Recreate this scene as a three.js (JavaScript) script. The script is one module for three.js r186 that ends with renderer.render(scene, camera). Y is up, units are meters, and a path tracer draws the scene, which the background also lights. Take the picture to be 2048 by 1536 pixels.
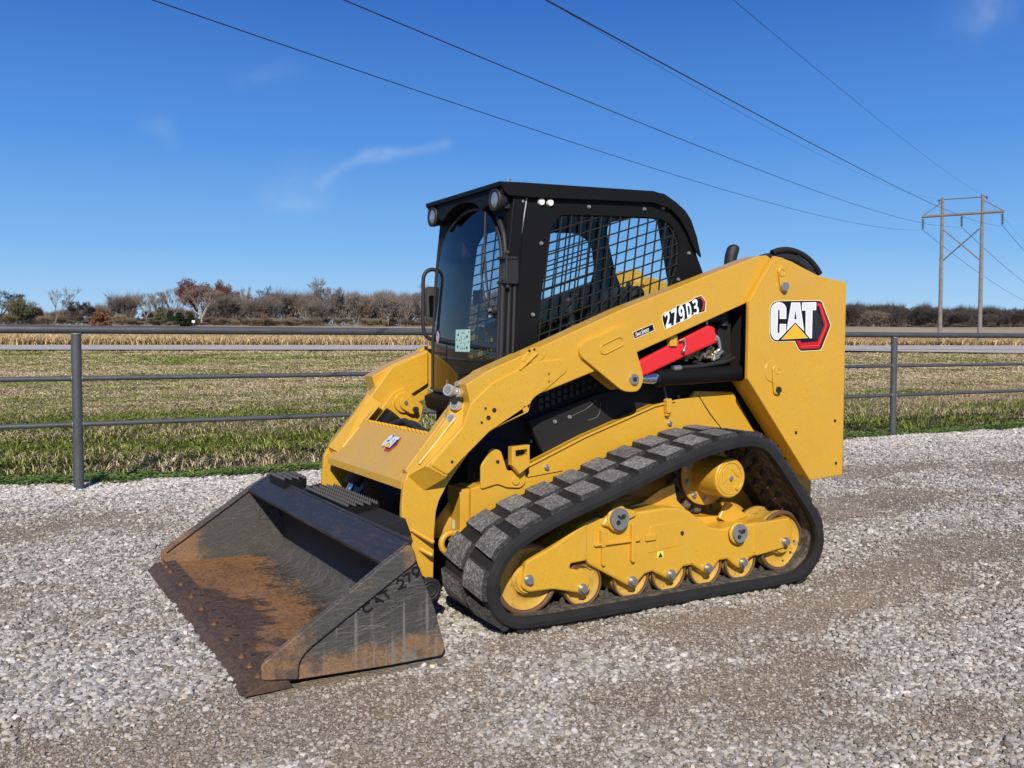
import * as THREE from 'three';
import { mergeGeometries } from 'three/addons/utils/BufferGeometryUtils.js';
import { RoundedBoxGeometry } from 'three/addons/geometries/RoundedBoxGeometry.js';

// ---------------------------------------------------------------- camera, sky, sun, exposure
const scene = new THREE.Scene();
const camera = new THREE.PerspectiveCamera(44.72, 1024 / 768, 0.1, 4000);
const EYE = new THREE.Vector3(-3.0115, 1.306, 4.5391), YAW = 0.5194;
camera.position.copy(EYE);
camera.rotation.order = 'YXZ';
camera.rotation.set(-0.0446, -YAW, 0.001);
const RX = Math.cos(YAW), RZ = Math.sin(YAW);                 // horizontal right of the view; ahead is (RZ, -RX)
const renderer = new THREE.WebGLRenderer({ antialias: true });
renderer.toneMapping = THREE.LinearToneMapping;
renderer.toneMappingExposure = 1.0;
renderer.shadowMap.enabled = true;
const SUN = new THREE.Vector3(-0.406, 0.574, 0.711).normalize();
const sun = new THREE.DirectionalLight(new THREE.Color(1, 0.91, 0.785), 4.9);
sun.name = 'sun';
sun.position.copy(SUN).multiplyScalar(60);
sun.castShadow = true;
sun.shadow.mapSize.set(4096, 4096);
Object.assign(sun.shadow.camera, { left: -16, right: 16, top: 14, bottom: -14, near: 1, far: 140 });
scene.add(sun);

// ---------------------------------------------------------------- helpers
function rng(seed) { let a = seed >>> 0; return () => { a = (a + 0x6D2B79F5) >>> 0; let t = a; t = Math.imul(t ^ (t >>> 15), t | 1); t ^= t + Math.imul(t ^ (t >>> 7), t | 61); return ((t ^ (t >>> 14)) >>> 0) / 4294967296; }; }
const clamp = (x, a = 0, b = 1) => Math.min(b, Math.max(a, x));
const mix = (a, b, t) => a + (b - a) * t;
const smooth = (a, b, x) => { const t = clamp((x - a) / (b - a)); return t * t * (3 - 2 * t); };
function hash2(ix, iy, s) { let h = Math.imul(ix, 374761393) + Math.imul(iy, 668265263) + Math.imul(s, 2147483647 - 97); h = Math.imul(h ^ (h >>> 13), 1274126177); return ((h ^ (h >>> 16)) >>> 0) / 4294967296; }
function vnoise(x, y, s = 1, wrap = 0) {
  const ix = Math.floor(x), iy = Math.floor(y), fx = x - ix, fy = y - iy;
  const w = (i) => (wrap ? ((i % wrap) + wrap) % wrap : i);
  const u = fx * fx * (3 - 2 * fx), v = fy * fy * (3 - 2 * fy);
  const a = hash2(w(ix), w(iy), s), b = hash2(w(ix + 1), w(iy), s), c = hash2(w(ix), w(iy + 1), s), d = hash2(w(ix + 1), w(iy + 1), s);
  return mix(mix(a, b, u), mix(c, d, u), v);
}
function fbm(x, y, o = 4, s = 1, wrap = 0) { let r = 0, a = 0.5, f = 1; for (let i = 0; i < o; i++) { r += a * vnoise(x * f, y * f, s + i * 17, wrap * f); a *= 0.5; f *= 2; } return r / (1 - Math.pow(0.5, o)); }
const interp = (tab, x) => { if (x <= tab[0][0]) return tab[0][1]; for (let i = 1; i < tab.length; i++) if (x <= tab[i][0]) return mix(tab[i - 1][1], tab[i][1], (x - tab[i - 1][0]) / (tab[i][0] - tab[i - 1][0])); return tab[tab.length - 1][1]; };
const ahead = (x, z) => (x - EYE.x) * RZ - (z - EYE.z) * RX;            // metres in front of the viewpoint
const aside = (x, z) => (x - EYE.x) * RX + (z - EYE.z) * RZ;
const atView = (v, u) => [EYE.x + v * RX + u * RZ, EYE.z + v * RZ - u * RX];

// sky: clear autumn blue with a few thin wisps
{
  const W = 2048, H = 1024, data = new Float32Array(W * H * 4);
  const tab = [[0, [0.48, 0.70, 0.90]], [2, [0.39, 0.635, 0.90]], [5.6, [0.215, 0.48, 0.87]], [11.6, [0.096, 0.30, 0.76]], [20, [0.039, 0.157, 0.55]], [40, [0.03, 0.115, 0.42]], [90, [0.022, 0.085, 0.33]]];
  const pt = (px, py) => { const d = new THREE.Vector3((px - 1024) / 1867.3, (768 - py) / 1867.3, -1).applyEuler(camera.rotation).normalize(); return [Math.atan2(d.z, d.x), Math.asin(d.y)]; };
  // wisps: polylines of directions, a width in radians and a strength
  const W_ = [[[[548, 400], [600, 412], [640, 408]], 0.009, 0.10], [[[640, 368], [680, 335], [735, 312], [800, 305], [855, 296], [895, 285]], 0.005, 0.20], [[[545, 385], [590, 360], [640, 350]], 0.018, 0.05], [[[290, 248], [330, 252], [345, 278]], 0.008, 0.07], [[[480, 160], [540, 145], [590, 135]], 0.008, 0.05], [[[1950, 30], [1975, 20], [1990, 10]], 0.014, 0.09], [[[1930, 20], [2000, 40]], 0.022, 0.06]]
    .map(([p, w, s]) => [p.map((q) => pt(...q)), w, s]);
  for (let j = 0; j < H; j++) {
    const el = ((j + 0.5) / H - 0.5) * Math.PI, deg = el * 180 / Math.PI;
    for (let i = 0; i < W; i++) {
      const az = ((i + 0.5) / W - 0.5) * 2 * Math.PI, k = (j * W + i) * 4;
      let c;
      if (deg < 0) { const t = smooth(0, -12, deg); c = [mix(0.40, 0.16, t), mix(0.63, 0.14, t), mix(0.88, 0.12, t)]; } else {
        let n = 1; while (n < tab.length - 1 && deg > tab[n][0]) n++;
        const t = clamp((deg - tab[n - 1][0]) / (tab[n][0] - tab[n - 1][0]));
        c = [0, 1, 2].map((q) => mix(tab[n - 1][1][q], tab[n][1][q], t));
        if (deg < 26) for (const [p, w, s] of W_) {
          let best = 9, along = 0;
          const nz = (fbm(az * 26, el * 26, 3, 5) - 0.5) * w * 1.6, fine = fbm(az * 110 + el * 60, el * 160 - az * 40, 3, 9);
          for (let q = 1; q < p.length; q++) {
            const ax = p[q - 1][0], ay = p[q - 1][1], bx = p[q][0] - ax, by = p[q][1] - ay, L = bx * bx + by * by;
            const tt = clamp(((az - ax) * bx + (el - ay) * by) / L), d = Math.hypot(az - ax - tt * bx, el - ay - tt * by);
            if (d < best) { best = d; along = (q - 1 + tt) / (p.length - 1); }
          }
          if (best < w * 3) { const g = Math.exp(-Math.pow((best + nz) / w, 2)) * s * (0.4 + 1.1 * fine) * (0.45 + 0.75 * Math.sin(Math.PI * clamp(along, 0.06, 0.94))); c = c.map((v, q) => mix(v, [0.62, 0.74, 0.92][q], clamp(g))); }
        }
      }
      data[k] = c[0]; data[k + 1] = c[1]; data[k + 2] = c[2]; data[k + 3] = 1;
    }
  }
  const sky = new THREE.DataTexture(data, W, H, THREE.RGBAFormat, THREE.FloatType);
  sky.mapping = THREE.EquirectangularReflectionMapping; sky.magFilter = sky.minFilter = THREE.LinearFilter; sky.colorSpace = THREE.LinearSRGBColorSpace; sky.needsUpdate = true;
  scene.background = sky; scene.environment = sky;
}

function shade(m) { m.castShadow = true; m.receiveShadow = true; return m; }
function tag(o, label, category, group, kind) { if (label) o.userData.label = label; if (category) o.userData.category = category; if (group) o.userData.group = group; if (kind) o.userData.kind = kind; return o; }
function clean(g) { let h = g.index ? g.toNonIndexed() : g; for (const k of Object.keys(h.attributes)) if (!['position', 'normal', 'uv'].includes(k)) h.deleteAttribute(k); if (!h.attributes.uv) h.setAttribute('uv', new THREE.BufferAttribute(new Float32Array(h.attributes.position.count * 2), 2)); h.morphAttributes = {}; return h; }
function metreUV(g) {                                      // uv in metres from the axis that each face looks along
  const p = g.attributes.position, n = g.attributes.normal, u = g.attributes.uv;
  for (let i = 0; i < p.count; i++) {
    const ax = Math.abs(n.getX(i)), ay = Math.abs(n.getY(i)), az = Math.abs(n.getZ(i));
    if (az >= ax && az >= ay) u.setXY(i, p.getX(i), p.getY(i)); else if (ax >= ay) u.setXY(i, p.getZ(i), p.getY(i)); else u.setXY(i, p.getX(i), p.getZ(i));
  }
  return g;
}
function join(list) { list = list.flat().filter(Boolean).map(clean); return list.length === 1 ? list[0] : mergeGeometries(list, false); }
function put(parent, name, geos, mat, raw) { const g = join([geos]); if (!raw) metreUV(g); const m = shade(new THREE.Mesh(g, mat)); m.name = name; parent.add(m); return m; }
function group(parent, name) { const g = new THREE.Group(); g.name = name; parent.add(g); return g; }
const box = (x0, x1, y0, y1, z0, z1, r = 0.006) => { const w = Math.abs(x1 - x0), h = Math.abs(y1 - y0), d = Math.abs(z1 - z0); const q = Math.min(r, w * 0.3, h * 0.3, d * 0.3); const g = q > 0.0008 ? new RoundedBoxGeometry(w, h, d, 1, q) : new THREE.BoxGeometry(w, h, d); return g.translate((x0 + x1) / 2, (y0 + y1) / 2, (z0 + z1) / 2); };
function shapeOf(pts, holes) { const s = new THREE.Shape(pts.map((p) => new THREE.Vector2(p[0], p[1]))); for (const h of holes || []) s.holes.push(new THREE.Path(h.map((p) => new THREE.Vector2(p[0], p[1])))); return s; }
function plate(pts, z0, z1, { bevel = 0.003, holes, seg = 1 } = {}) {     // outline in x,y cut from a sheet between z0 and z1
  const a = Math.min(z0, z1), b = Math.max(z0, z1), bv = Math.min(bevel, (b - a) * 0.35);
  const g = new THREE.ExtrudeGeometry(shapeOf(pts, holes), { depth: b - a - 2 * bv, bevelEnabled: bv > 0, bevelThickness: bv, bevelSize: bv, bevelOffset: -bv, bevelSegments: seg, curveSegments: 8 });
  return g.translate(0, 0, a + bv);
}
const _up = new THREE.Vector3(0, 1, 0);
function rod(a, b, r0, r1 = r0, n = 14, open = false) {
  const A = new THREE.Vector3(...a), B = new THREE.Vector3(...b), d = B.clone().sub(A), L = d.length();
  const g = new THREE.CylinderGeometry(r1, r0, L, n, 1, open);
  g.applyQuaternion(new THREE.Quaternion().setFromUnitVectors(_up, d.normalize()));
  return g.translate((A.x + B.x) / 2, (A.y + B.y) / 2, (A.z + B.z) / 2);
}
function pipe(pts, r, seg = 40, n = 8, tension = 0.2) { return new THREE.TubeGeometry(new THREE.CatmullRomCurve3(pts.map((p) => new THREE.Vector3(...p)), false, 'catmullrom', tension), seg, r, n, false); }
function round(pts, r, n = 5) {                            // round the corners of an outline
  const out = [];
  for (let i = 0; i < pts.length; i++) {
    const p = pts[(i + pts.length - 1) % pts.length], c = pts[i], q = pts[(i + 1) % pts.length];
    const a = [p[0] - c[0], p[1] - c[1]], b = [q[0] - c[0], q[1] - c[1]], la = Math.hypot(...a), lb = Math.hypot(...b), k = Math.min(c[2] ?? r, la * 0.45, lb * 0.45);
    const A = [c[0] + a[0] / la * k, c[1] + a[1] / la * k], B = [c[0] + b[0] / lb * k, c[1] + b[1] / lb * k];
    for (let j = 0; j <= n; j++) { const t = j / n; out.push([(1 - t) * (1 - t) * A[0] + 2 * t * (1 - t) * c[0] + t * t * B[0], (1 - t) * (1 - t) * A[1] + 2 * t * (1 - t) * c[1] + t * t * B[1]]); }
  }
  return out;
}
const circle = (x, y, r, n = 20) => Array.from({ length: n }, (_, i) => [x + r * Math.cos(i / n * 2 * Math.PI), y + r * Math.sin(i / n * 2 * Math.PI)]);
const obround = (x0, y0, x1, y1, r, n = 8) => { const a = Math.atan2(y1 - y0, x1 - x0), o = []; for (let i = 0; i <= n; i++) { const t = a - Math.PI / 2 + Math.PI * i / n; o.push([x1 + r * Math.cos(t), y1 + r * Math.sin(t)]); } for (let i = 0; i <= n; i++) { const t = a + Math.PI / 2 + Math.PI * i / n; o.push([x0 + r * Math.cos(t), y0 + r * Math.sin(t)]); } return o; };
function tex(size, f, srgb = false, n = 3) {               // tiling texture from a function of u, v in 0..1
  const d = new Uint8Array(size * size * 4);
  for (let y = 0; y < size; y++) for (let x = 0; x < size; x++) { const c = f(x / size, y / size), k = (y * size + x) * 4; if (n === 1) { d[k] = d[k + 1] = d[k + 2] = clamp(c) * 255; } else for (let q = 0; q < 3; q++) d[k + q] = clamp(c[q]) * 255; d[k + 3] = 255; }
  const t = new THREE.DataTexture(d, size, size, THREE.RGBAFormat);
  t.wrapS = t.wrapT = THREE.RepeatWrapping; t.magFilter = THREE.LinearFilter; t.minFilter = THREE.LinearMipmapLinearFilter; t.generateMipmaps = true;
  if (srgb) t.colorSpace = THREE.SRGBColorSpace; t.needsUpdate = true; return t;
}
const lin = (r, g, b) => new THREE.Color().setRGB(r, g, b);
// ---------------------------------------------------------------- ground
const EDGE = [[-40, -8.2], [-12, -6.2], [-6, -5.55], [-2.9, -5.28], [-2, -5.02], [-1, -4.86], [0, -4.74], [3, -4.6], [6, -4.44], [8, -4.33], [11, -4.12], [16, -3.8], [60, -1.5]];
const edgeZ = (x) => interp(EDGE, x) + (fbm(x * 1.7, 3.3, 3, 41) - 0.5) * 0.34 + (vnoise(x * 9, 1, 43) - 0.5) * 0.07;
const RISE = [[-200, 0], [14, 0], [18, -0.05], [30, 0.0], [48, 0.22], [62, 0.66], [66, 0.72], [71, 0.94], [76, 1.04], [90, 1.3], [220, 5.4], [380, 6.5], [1600, 9]];
const riseAt = (x, z) => { const u = ahead(x, z), v = aside(x, z); return interp(RISE, u - 4.5 - 0.11 * v * smooth(30, 60, u) + 0.0); };
function fieldY(x, z) { const s = edgeZ(x) - z; return -0.10 + 0.05 * smooth(0, 2.5, s) + riseAt(x, z) + (fbm(x * 0.5, z * 0.5, 3, 12) - 0.5) * 0.10 * smooth(0, 3, s); }
function lotY(x, z) { const s = z - edgeZ(x); return (fbm(x * 0.9, z * 0.9, 3, 7) - 0.5) * 0.05 + (fbm(x * 4, z * 4, 2, 8) - 0.5) * 0.016 - 0.13 * smooth(0.12, -0.3, s) - 0.012; }
// how much loose stone lies there (1) rather than packed brown dirt (0); wheel ruts run along the fence
const BARE = [[-2.05, 1.6, 0.9, 0.34, 0.9], [-1.3, 1.2, 0.9, 0.3, 0.9], [-0.35, 1.95, 0.7, 0.3, 0.85], [-1.8, 2.15, 0.6, 0.22, 0.6], [0.6, 1.3, 0.8, 0.16, 0.6], [2.1, 0.9, 1.2, 0.2, 0.5], [3.2, -0.6, 1.6, 0.3, 0.5], [-4.4, -1.1, 1.2, 0.4, 0.5], [-3.3, 0.2, 0.8, 0.2, 0.45], [4.8, -1.9, 2.2, 0.3, 0.35], [2.6, -2.2, 1.0, 0.25, 0.35]];
function stony(x, z) {
  let d = 0.66 + (fbm(x * 0.8, z * 1.6, 4, 21) - 0.5) * 1.7 + (fbm(x * 3.1, z * 4, 3, 23) - 0.5) * 1.1;
  for (const [bx, bz, rx, rz, k] of BARE) d -= k * Math.exp(-(((x - bx) / rx) ** 2) - ((z - bz) / rz) ** 2) * clamp(0.5 + 2.6 * (fbm(x * 2.1, z * 2.6, 4, 33) - 0.42), 0, 1.5);
  const s = z - edgeZ(x); d = mix(d, 1, smooth(2.6, 0.6, s) * 0.85);
  return clamp(d);
}
{
  // coarse crushed rock: colour and relief of the packed surface between the loose stones
  const S = 1024, N = 46, cells = [];
  const R = rng(5);
  for (let i = 0; i < N * N; i++) cells.push([R(), R(), 0.55 + R() * 0.75, R()]);
  const cellAt = (u, v, n, off) => { const x = u * n, y = v * n, ix = Math.floor(x), iy = Math.floor(y); let d1 = 9, d2 = 9, id = 0; for (let a = -1; a <= 1; a++) for (let b = -1; b <= 1; b++) { const cx = ((ix + a) % n + n) % n, cy = ((iy + b) % n + n) % n, c = cells[(cy * 46 + cx + off) % cells.length]; const dx = ix + a + c[0] - x, dy = iy + b + c[1] - y, d = dx * dx + dy * dy; if (d < d1) { d2 = d1; d1 = d; id = c; } else if (d < d2) d2 = d; } return [Math.sqrt(d1), Math.sqrt(d2), id]; };
  const hgt = new Float32Array(S * S), colr = new Float32Array(S * S * 3);
  for (let j = 0; j < S; j++) for (let i = 0; i < S; i++) {
    const u = i / S, v = j / S, [a, b, c] = cellAt(u, v, 46, 0), [a2, b2, c2] = cellAt(u, v, 23, 700);
    const big = c2[3] > 0.62 ? smooth(0.02, 0.22, b2 - a2) : 0, sm = smooth(0.0, 0.25, b - a);
    const g = fbm(u * 64, v * 64, 3, 3, 64), g2 = fbm(u * 180, v * 180, 2, 4, 180), k = j * S + i;
    const tone = big > 0.3 ? 0.36 + 0.2 * c2[2] - 0.1 : 0.2 + 0.2 * c[2];
    const val = mix(0.25, tone + 0.04, Math.max(big * 0.45, sm * (c[3] > 0.6 ? 0.5 : 0.1)) * 0.8) * (0.5 + 0.5 * g + 0.5 * g2);
    const warm = c[3] > 0.55 ? 0.12 : 0.03;
    colr[k * 3] = val * (1 + warm * 0.5); colr[k * 3 + 1] = val; colr[k * 3 + 2] = val * (0.97 - warm);
    hgt[k] = clamp((c[3] > 0.6 ? 0.3 : 0.06) * sm * c[2] + 0.3 * big * c2[2] + 0.3 * g + 0.35 * g2);
  }
  var gritMap = tex(S, (u, v) => { const k = (Math.round(v * S) * S + Math.round(u * S)) * 3; return [colr[k] * 1.45, colr[k + 1] * 1.45, colr[k + 2] * 1.45]; });
  var gritBump = tex(S, (u, v) => hgt[Math.round(v * S) * S + Math.round(u * S)], false, 1);
}
{
  // gravel lot
  const xs = []; for (let x = -26; x < -7; x += 0.5) xs.push(x); for (let x = -7; x < 6; x += 0.055) xs.push(x); for (let x = 6; x < 15; x += 0.12) xs.push(x); for (let x = 15; x <= 45; x += 1) xs.push(x);
  const ss = []; for (let s = -0.34; s < 7.8; s += 0.055) ss.push(s); for (let s = 7.8; s < 26; s += 0.6) ss.push(s);
  const pos = [], col = [], uv = [], idx = [];
  for (const s of ss) for (const x of xs) {
    const z = edgeZ(x) + s; pos.push(x, lotY(x, z), z); uv.push(x / 1.15, z / 1.15);
    const k = stony(x, z), n = 0.8 + 0.4 * fbm(x * 2.3, z * 2.3, 3, 61), d = fbm(x * 1.1 + 4, z * 1.6, 3, 77);
    const dirt = [0.40 + 0.26 * d, 0.315 + 0.23 * d, 0.235 + 0.19 * d];
    const rock = [0.50, 0.465, 0.41];
    col.push(...[0, 1, 2].map((q) => mix(dirt[q], rock[q], smooth(0.15, 0.85, k)) * n));
  }
  const nx = xs.length;
  for (let j = 0; j < ss.length - 1; j++) for (let i = 0; i < nx - 1; i++) { const a = j * nx + i; idx.push(a, a + nx, a + 1, a + 1, a + nx, a + nx + 1); }
  const g = new THREE.BufferGeometry(); g.setAttribute('position', new THREE.Float32BufferAttribute(pos, 3)); g.setAttribute('uv', new THREE.Float32BufferAttribute(uv, 2)); g.setAttribute('color', new THREE.Float32BufferAttribute(col, 3)); g.setIndex(idx); g.computeVertexNormals();
  const m = shade(new THREE.Mesh(g, new THREE.MeshStandardMaterial({ vertexColors: true, map: gritMap, bumpMap: gritBump, bumpScale: 0.012, roughness: 0.95 })));
  m.name = 'gravel_lot'; m.userData.kind = 'structure'; tag(m, 'pale grey crushed gravel lot with brown dirt patches under the track loader'); scene.add(m);
}
{
  // loose stones
  const R = rng(11), kinds = [];
  for (let k = 0; k < 7; k++) {
    const g = new THREE.IcosahedronGeometry(1, k < 4 ? 1 : 0), p = g.attributes.position, ax = 0.75 + R() * 0.5, az = 0.75 + R() * 0.5, ay = 0.5 + R() * 0.28;
    const cuts = Array.from({ length: 6 }, () => { const d = new THREE.Vector3(R() - 0.5, R() - 0.5, R() - 0.5).normalize(); return [d, 0.55 + R() * 0.3]; });
    for (let i = 0; i < p.count; i++) {
      const v = new THREE.Vector3().fromBufferAttribute(p, i);
      for (const [d, o] of cuts) { const t = v.dot(d) - o; if (t > 0) v.addScaledVector(d, -t * 0.9); }
      const n = 0.9 + 0.2 * hash2(Math.round(v.x * 50), Math.round(v.y * 50 + v.z * 170), 9 + k); p.setXYZ(i, v.x * ax * n, v.y * ay * n, v.z * az * n);
    }
    const h = new THREE.BufferGeometry(); h.setAttribute('position', p); h.computeVertexNormals(); kinds.push(h);
  }
  const lists = kinds.map(() => []);
  const M = new THREE.Matrix4(), Q = new THREE.Quaternion(), E = new THREE.Euler();
  const drop = (x, z, size) => {
    const k = Math.floor(R() * kinds.length); E.set((R() - 0.5) * 0.9, R() * 6.28, (R() - 0.5) * 0.9); Q.setFromEuler(E);
    const sx = size * (0.75 + R() * 0.6), sz = size * (0.75 + R() * 0.5);
    M.compose(new THREE.Vector3(x, lotY(x, z) + size * (0.15 + 0.45 * R()), z), Q, new THREE.Vector3(sx, size, sz));
    const t = R(); let b = 0.175 + 0.37 * R() + (R() < 0.25 ? 0.26 * R() : 0) + 0.13 * smooth(2.4, 0.4, z - edgeZ(x)), c;
    const dusty = 1 - stony(x, z);
    if (t < 0.6) c = [b * 1.02, b * 0.985, b * 0.905]; else if (t < 0.72) c = [b * 0.74, b * 0.72, b * 0.68]; else if (t < 0.9) c = [b * 1.05, b * 0.93, b * 0.77]; else c = [b * 0.42, b * 0.38, b * 0.32];
    c = c.map((v, q) => mix(v, [0.31, 0.25, 0.185][q], dusty * 0.5));
    lists[k].push([M.clone(), c]);
  };
  const inFrame = (x, z) => { const u = ahead(x, z), v = aside(x, z); return Math.abs(v) < u * 0.66 + 0.5; };
  let tries = 0, made = 0;
  while (tries++ < 1000000 && made < 480000) {
    const r = 2.3 + 14 * Math.pow(R(), 1.35), a = (R() - 0.5) * 1.4, v = r * Math.sin(a), u = r * Math.cos(a), [x, z] = atView(v, u);
    const s = z - edgeZ(x); if (s < -0.16 || !inFrame(x, z)) continue;
    if (s < 0.06 && R() < 0.55) continue;
    if (Math.abs(z) < 1.13 && x > -2.185 && x < -1.35) continue;
    const k = stony(x, z), bare = R() > 0.08 + 0.92 * Math.pow(k, 1.35); if (bare && R() > 0.5) continue;
    const near = smooth(1.2, 0, s);
    let size = 0.0038 + 0.0102 * Math.pow(R(), 2.2) + near * 0.002 + (R() < 0.05 ? 0.009 * R() : 0);
    size *= mix(1, 1.35, smooth(5, 12, r)); if (bare) size *= 0.42; else if (k < 0.4) size *= 0.8;
    drop(x, z, size); made++;
  }
  kinds.forEach((g, k) => {
    const m = new THREE.InstancedMesh(g, new THREE.MeshStandardMaterial({ roughness: 0.93 }), lists[k].length), c = new THREE.Color();
    lists[k].forEach(([mm, cc], i) => { m.setMatrixAt(i, mm); m.setColorAt(i, c.setRGB(...cc)); });
    m.castShadow = m.receiveShadow = true; m.name = 'loose_gravel' + (k ? '_00' + k : ''); tag(m, 'loose grey limestone gravel strewn over the whole lot', 'gravel', 'loose gravel on the lot', 'stuff'); scene.add(m);
  });
}
// ---------------------------------------------------------------- field, verge, road
// share of green in the grass (0 straw, 1 green)
function green(x, z) {
  const u = ahead(x, z), s = edgeZ(x) - z;
  const base = interp([[8, 0.68], [14, 0.70], [19, 0.62], [26, 0.42], [32, 0.26], [42, 0.2], [48, 0.4], [56, 0.52], [62, 0.3], [66, 0.2]], u);
  return clamp(base + (fbm(x * 0.16, z * 0.4, 4, 51) - 0.5) * 2.1 + (fbm(x * 0.9, z * 0.9, 3, 57) - 0.5) * 0.7);
}
const roadAt = (x, z) => ahead(x, z) - 74.6 - 0.11 * aside(x, z);      // across the road, 0 at its centre line
{
  const radii = []; for (let r = 3; r < 30; r *= 1.035) radii.push(r); for (let r = 30; r < 100; r += 1.1) radii.push(r); for (let r = 100; r < 3000; r *= 1.12) radii.push(r);
  const NA = 300, pos = [], col = [], uv = [], idx = [];
  const ang = []; for (let i = 0; i < NA; i++) { const t = i / (NA - 1) * 2 - 1; ang.push(Math.PI * (0.45 * t + 0.55 * t * t * t)); }
  for (const r of radii) for (const a of ang) {
    const [x, z] = atView(r * Math.sin(a), r * Math.cos(a)); pos.push(x, fieldY(x, z), z); uv.push(x / 1.6, z / 1.6);
    const q = roadAt(x, z), gk = green(x, z), s = edgeZ(x) - z;
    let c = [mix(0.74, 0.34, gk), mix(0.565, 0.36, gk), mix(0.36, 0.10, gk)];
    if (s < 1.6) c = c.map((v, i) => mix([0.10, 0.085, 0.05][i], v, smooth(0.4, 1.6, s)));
    if (q > 3) { const n = 0.8 + 0.4 * fbm(x * 0.05, z * 0.05, 3, 91); c = [0.70 * n, 0.53 * n, 0.28 * n]; if (r > 120) c = [0.74 * n, 0.60 * n, 0.37 * n]; }
    col.push(...c);
  }
  for (let j = 0; j < radii.length - 1; j++) for (let i = 0; i < NA - 1; i++) { const b = j * NA + i; idx.push(b, b + 1, b + NA, b + 1, b + NA + 1, b + NA); }
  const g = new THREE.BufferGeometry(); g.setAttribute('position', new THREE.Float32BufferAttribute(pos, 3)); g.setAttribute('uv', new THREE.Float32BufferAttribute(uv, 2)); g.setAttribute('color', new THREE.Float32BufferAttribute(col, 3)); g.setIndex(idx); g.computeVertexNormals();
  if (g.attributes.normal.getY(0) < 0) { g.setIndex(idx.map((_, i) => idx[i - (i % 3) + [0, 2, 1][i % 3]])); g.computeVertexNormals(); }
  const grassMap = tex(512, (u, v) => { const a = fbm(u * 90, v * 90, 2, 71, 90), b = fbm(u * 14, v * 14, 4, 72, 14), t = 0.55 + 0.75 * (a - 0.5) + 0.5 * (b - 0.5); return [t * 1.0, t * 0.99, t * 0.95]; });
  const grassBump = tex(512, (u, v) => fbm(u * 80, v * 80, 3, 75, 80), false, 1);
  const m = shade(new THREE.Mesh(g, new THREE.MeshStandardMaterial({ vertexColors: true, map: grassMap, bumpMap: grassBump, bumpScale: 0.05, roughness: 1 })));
  m.name = 'grass_field'; m.userData.kind = 'structure'; tag(m, 'dry tan and green grass field behind the pipe fence, rising to the trees'); scene.add(m);

  // county road with a pale gravel shoulder
  const strip = (q0, q1, lift, name, mat, label, v0 = -160, v1 = 200) => {
    const P = [], U = [], I = [], nv = 90;
    for (let i = 0; i <= nv; i++) for (let j = 0; j <= 3; j++) { const v = mix(v0, v1, i / nv), q = mix(typeof q0 === 'function' ? q0(v) : q0, q1, j / 3), u = 74.6 + 0.11 * v + q, [x, z] = atView(v, u); P.push(x, riseAt(x, z) + 0.02 + lift, z); U.push(v / 3, q / 3); }
    for (let i = 0; i < nv; i++) for (let j = 0; j < 3; j++) { const b = i * 4 + j; I.push(b, b + 4, b + 1, b + 1, b + 4, b + 5); }
    const gg = new THREE.BufferGeometry(); gg.setAttribute('position', new THREE.Float32BufferAttribute(P, 3)); gg.setAttribute('uv', new THREE.Float32BufferAttribute(U, 2)); gg.setIndex(I); gg.computeVertexNormals();
    if (gg.attributes.normal.getY(5) < 0) { gg.setIndex(I.map((_, i) => I[i - (i % 3) + [0, 2, 1][i % 3]])); gg.computeVertexNormals(); }
    const mm = shade(new THREE.Mesh(gg, mat)); mm.name = name; mm.userData.kind = 'structure'; tag(mm, label); scene.add(mm);
  };
  const aMap = tex(256, (u, v) => { const t = 0.43 + 0.10 * (fbm(u * 60, v * 60, 3, 81, 60) - 0.5) + 0.05 * (fbm(u * 4, v * 9, 2, 83, 1) - 0.5); return [t * 1.03, t * 0.97, t * 0.87]; });
  strip(-4.9, 4.3, 0.06, 'road', new THREE.MeshPhysicalMaterial({ map: aMap, roughness: 1, specularIntensity: 0.15 }), 'light grey two lane road crossing behind the field');
  strip((v) => -6.1 - 7 * smooth(14, 40, v) * (0.7 + 0.5 * fbm(v * 0.3, 2, 2, 5)), -4.92, 0.045, 'road_shoulder', new THREE.MeshStandardMaterial({ color: lin(1, 0.96, 0.88), map: aMap, roughness: 1 }), 'white gravel shoulder along the near side of the road');
}
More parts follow.
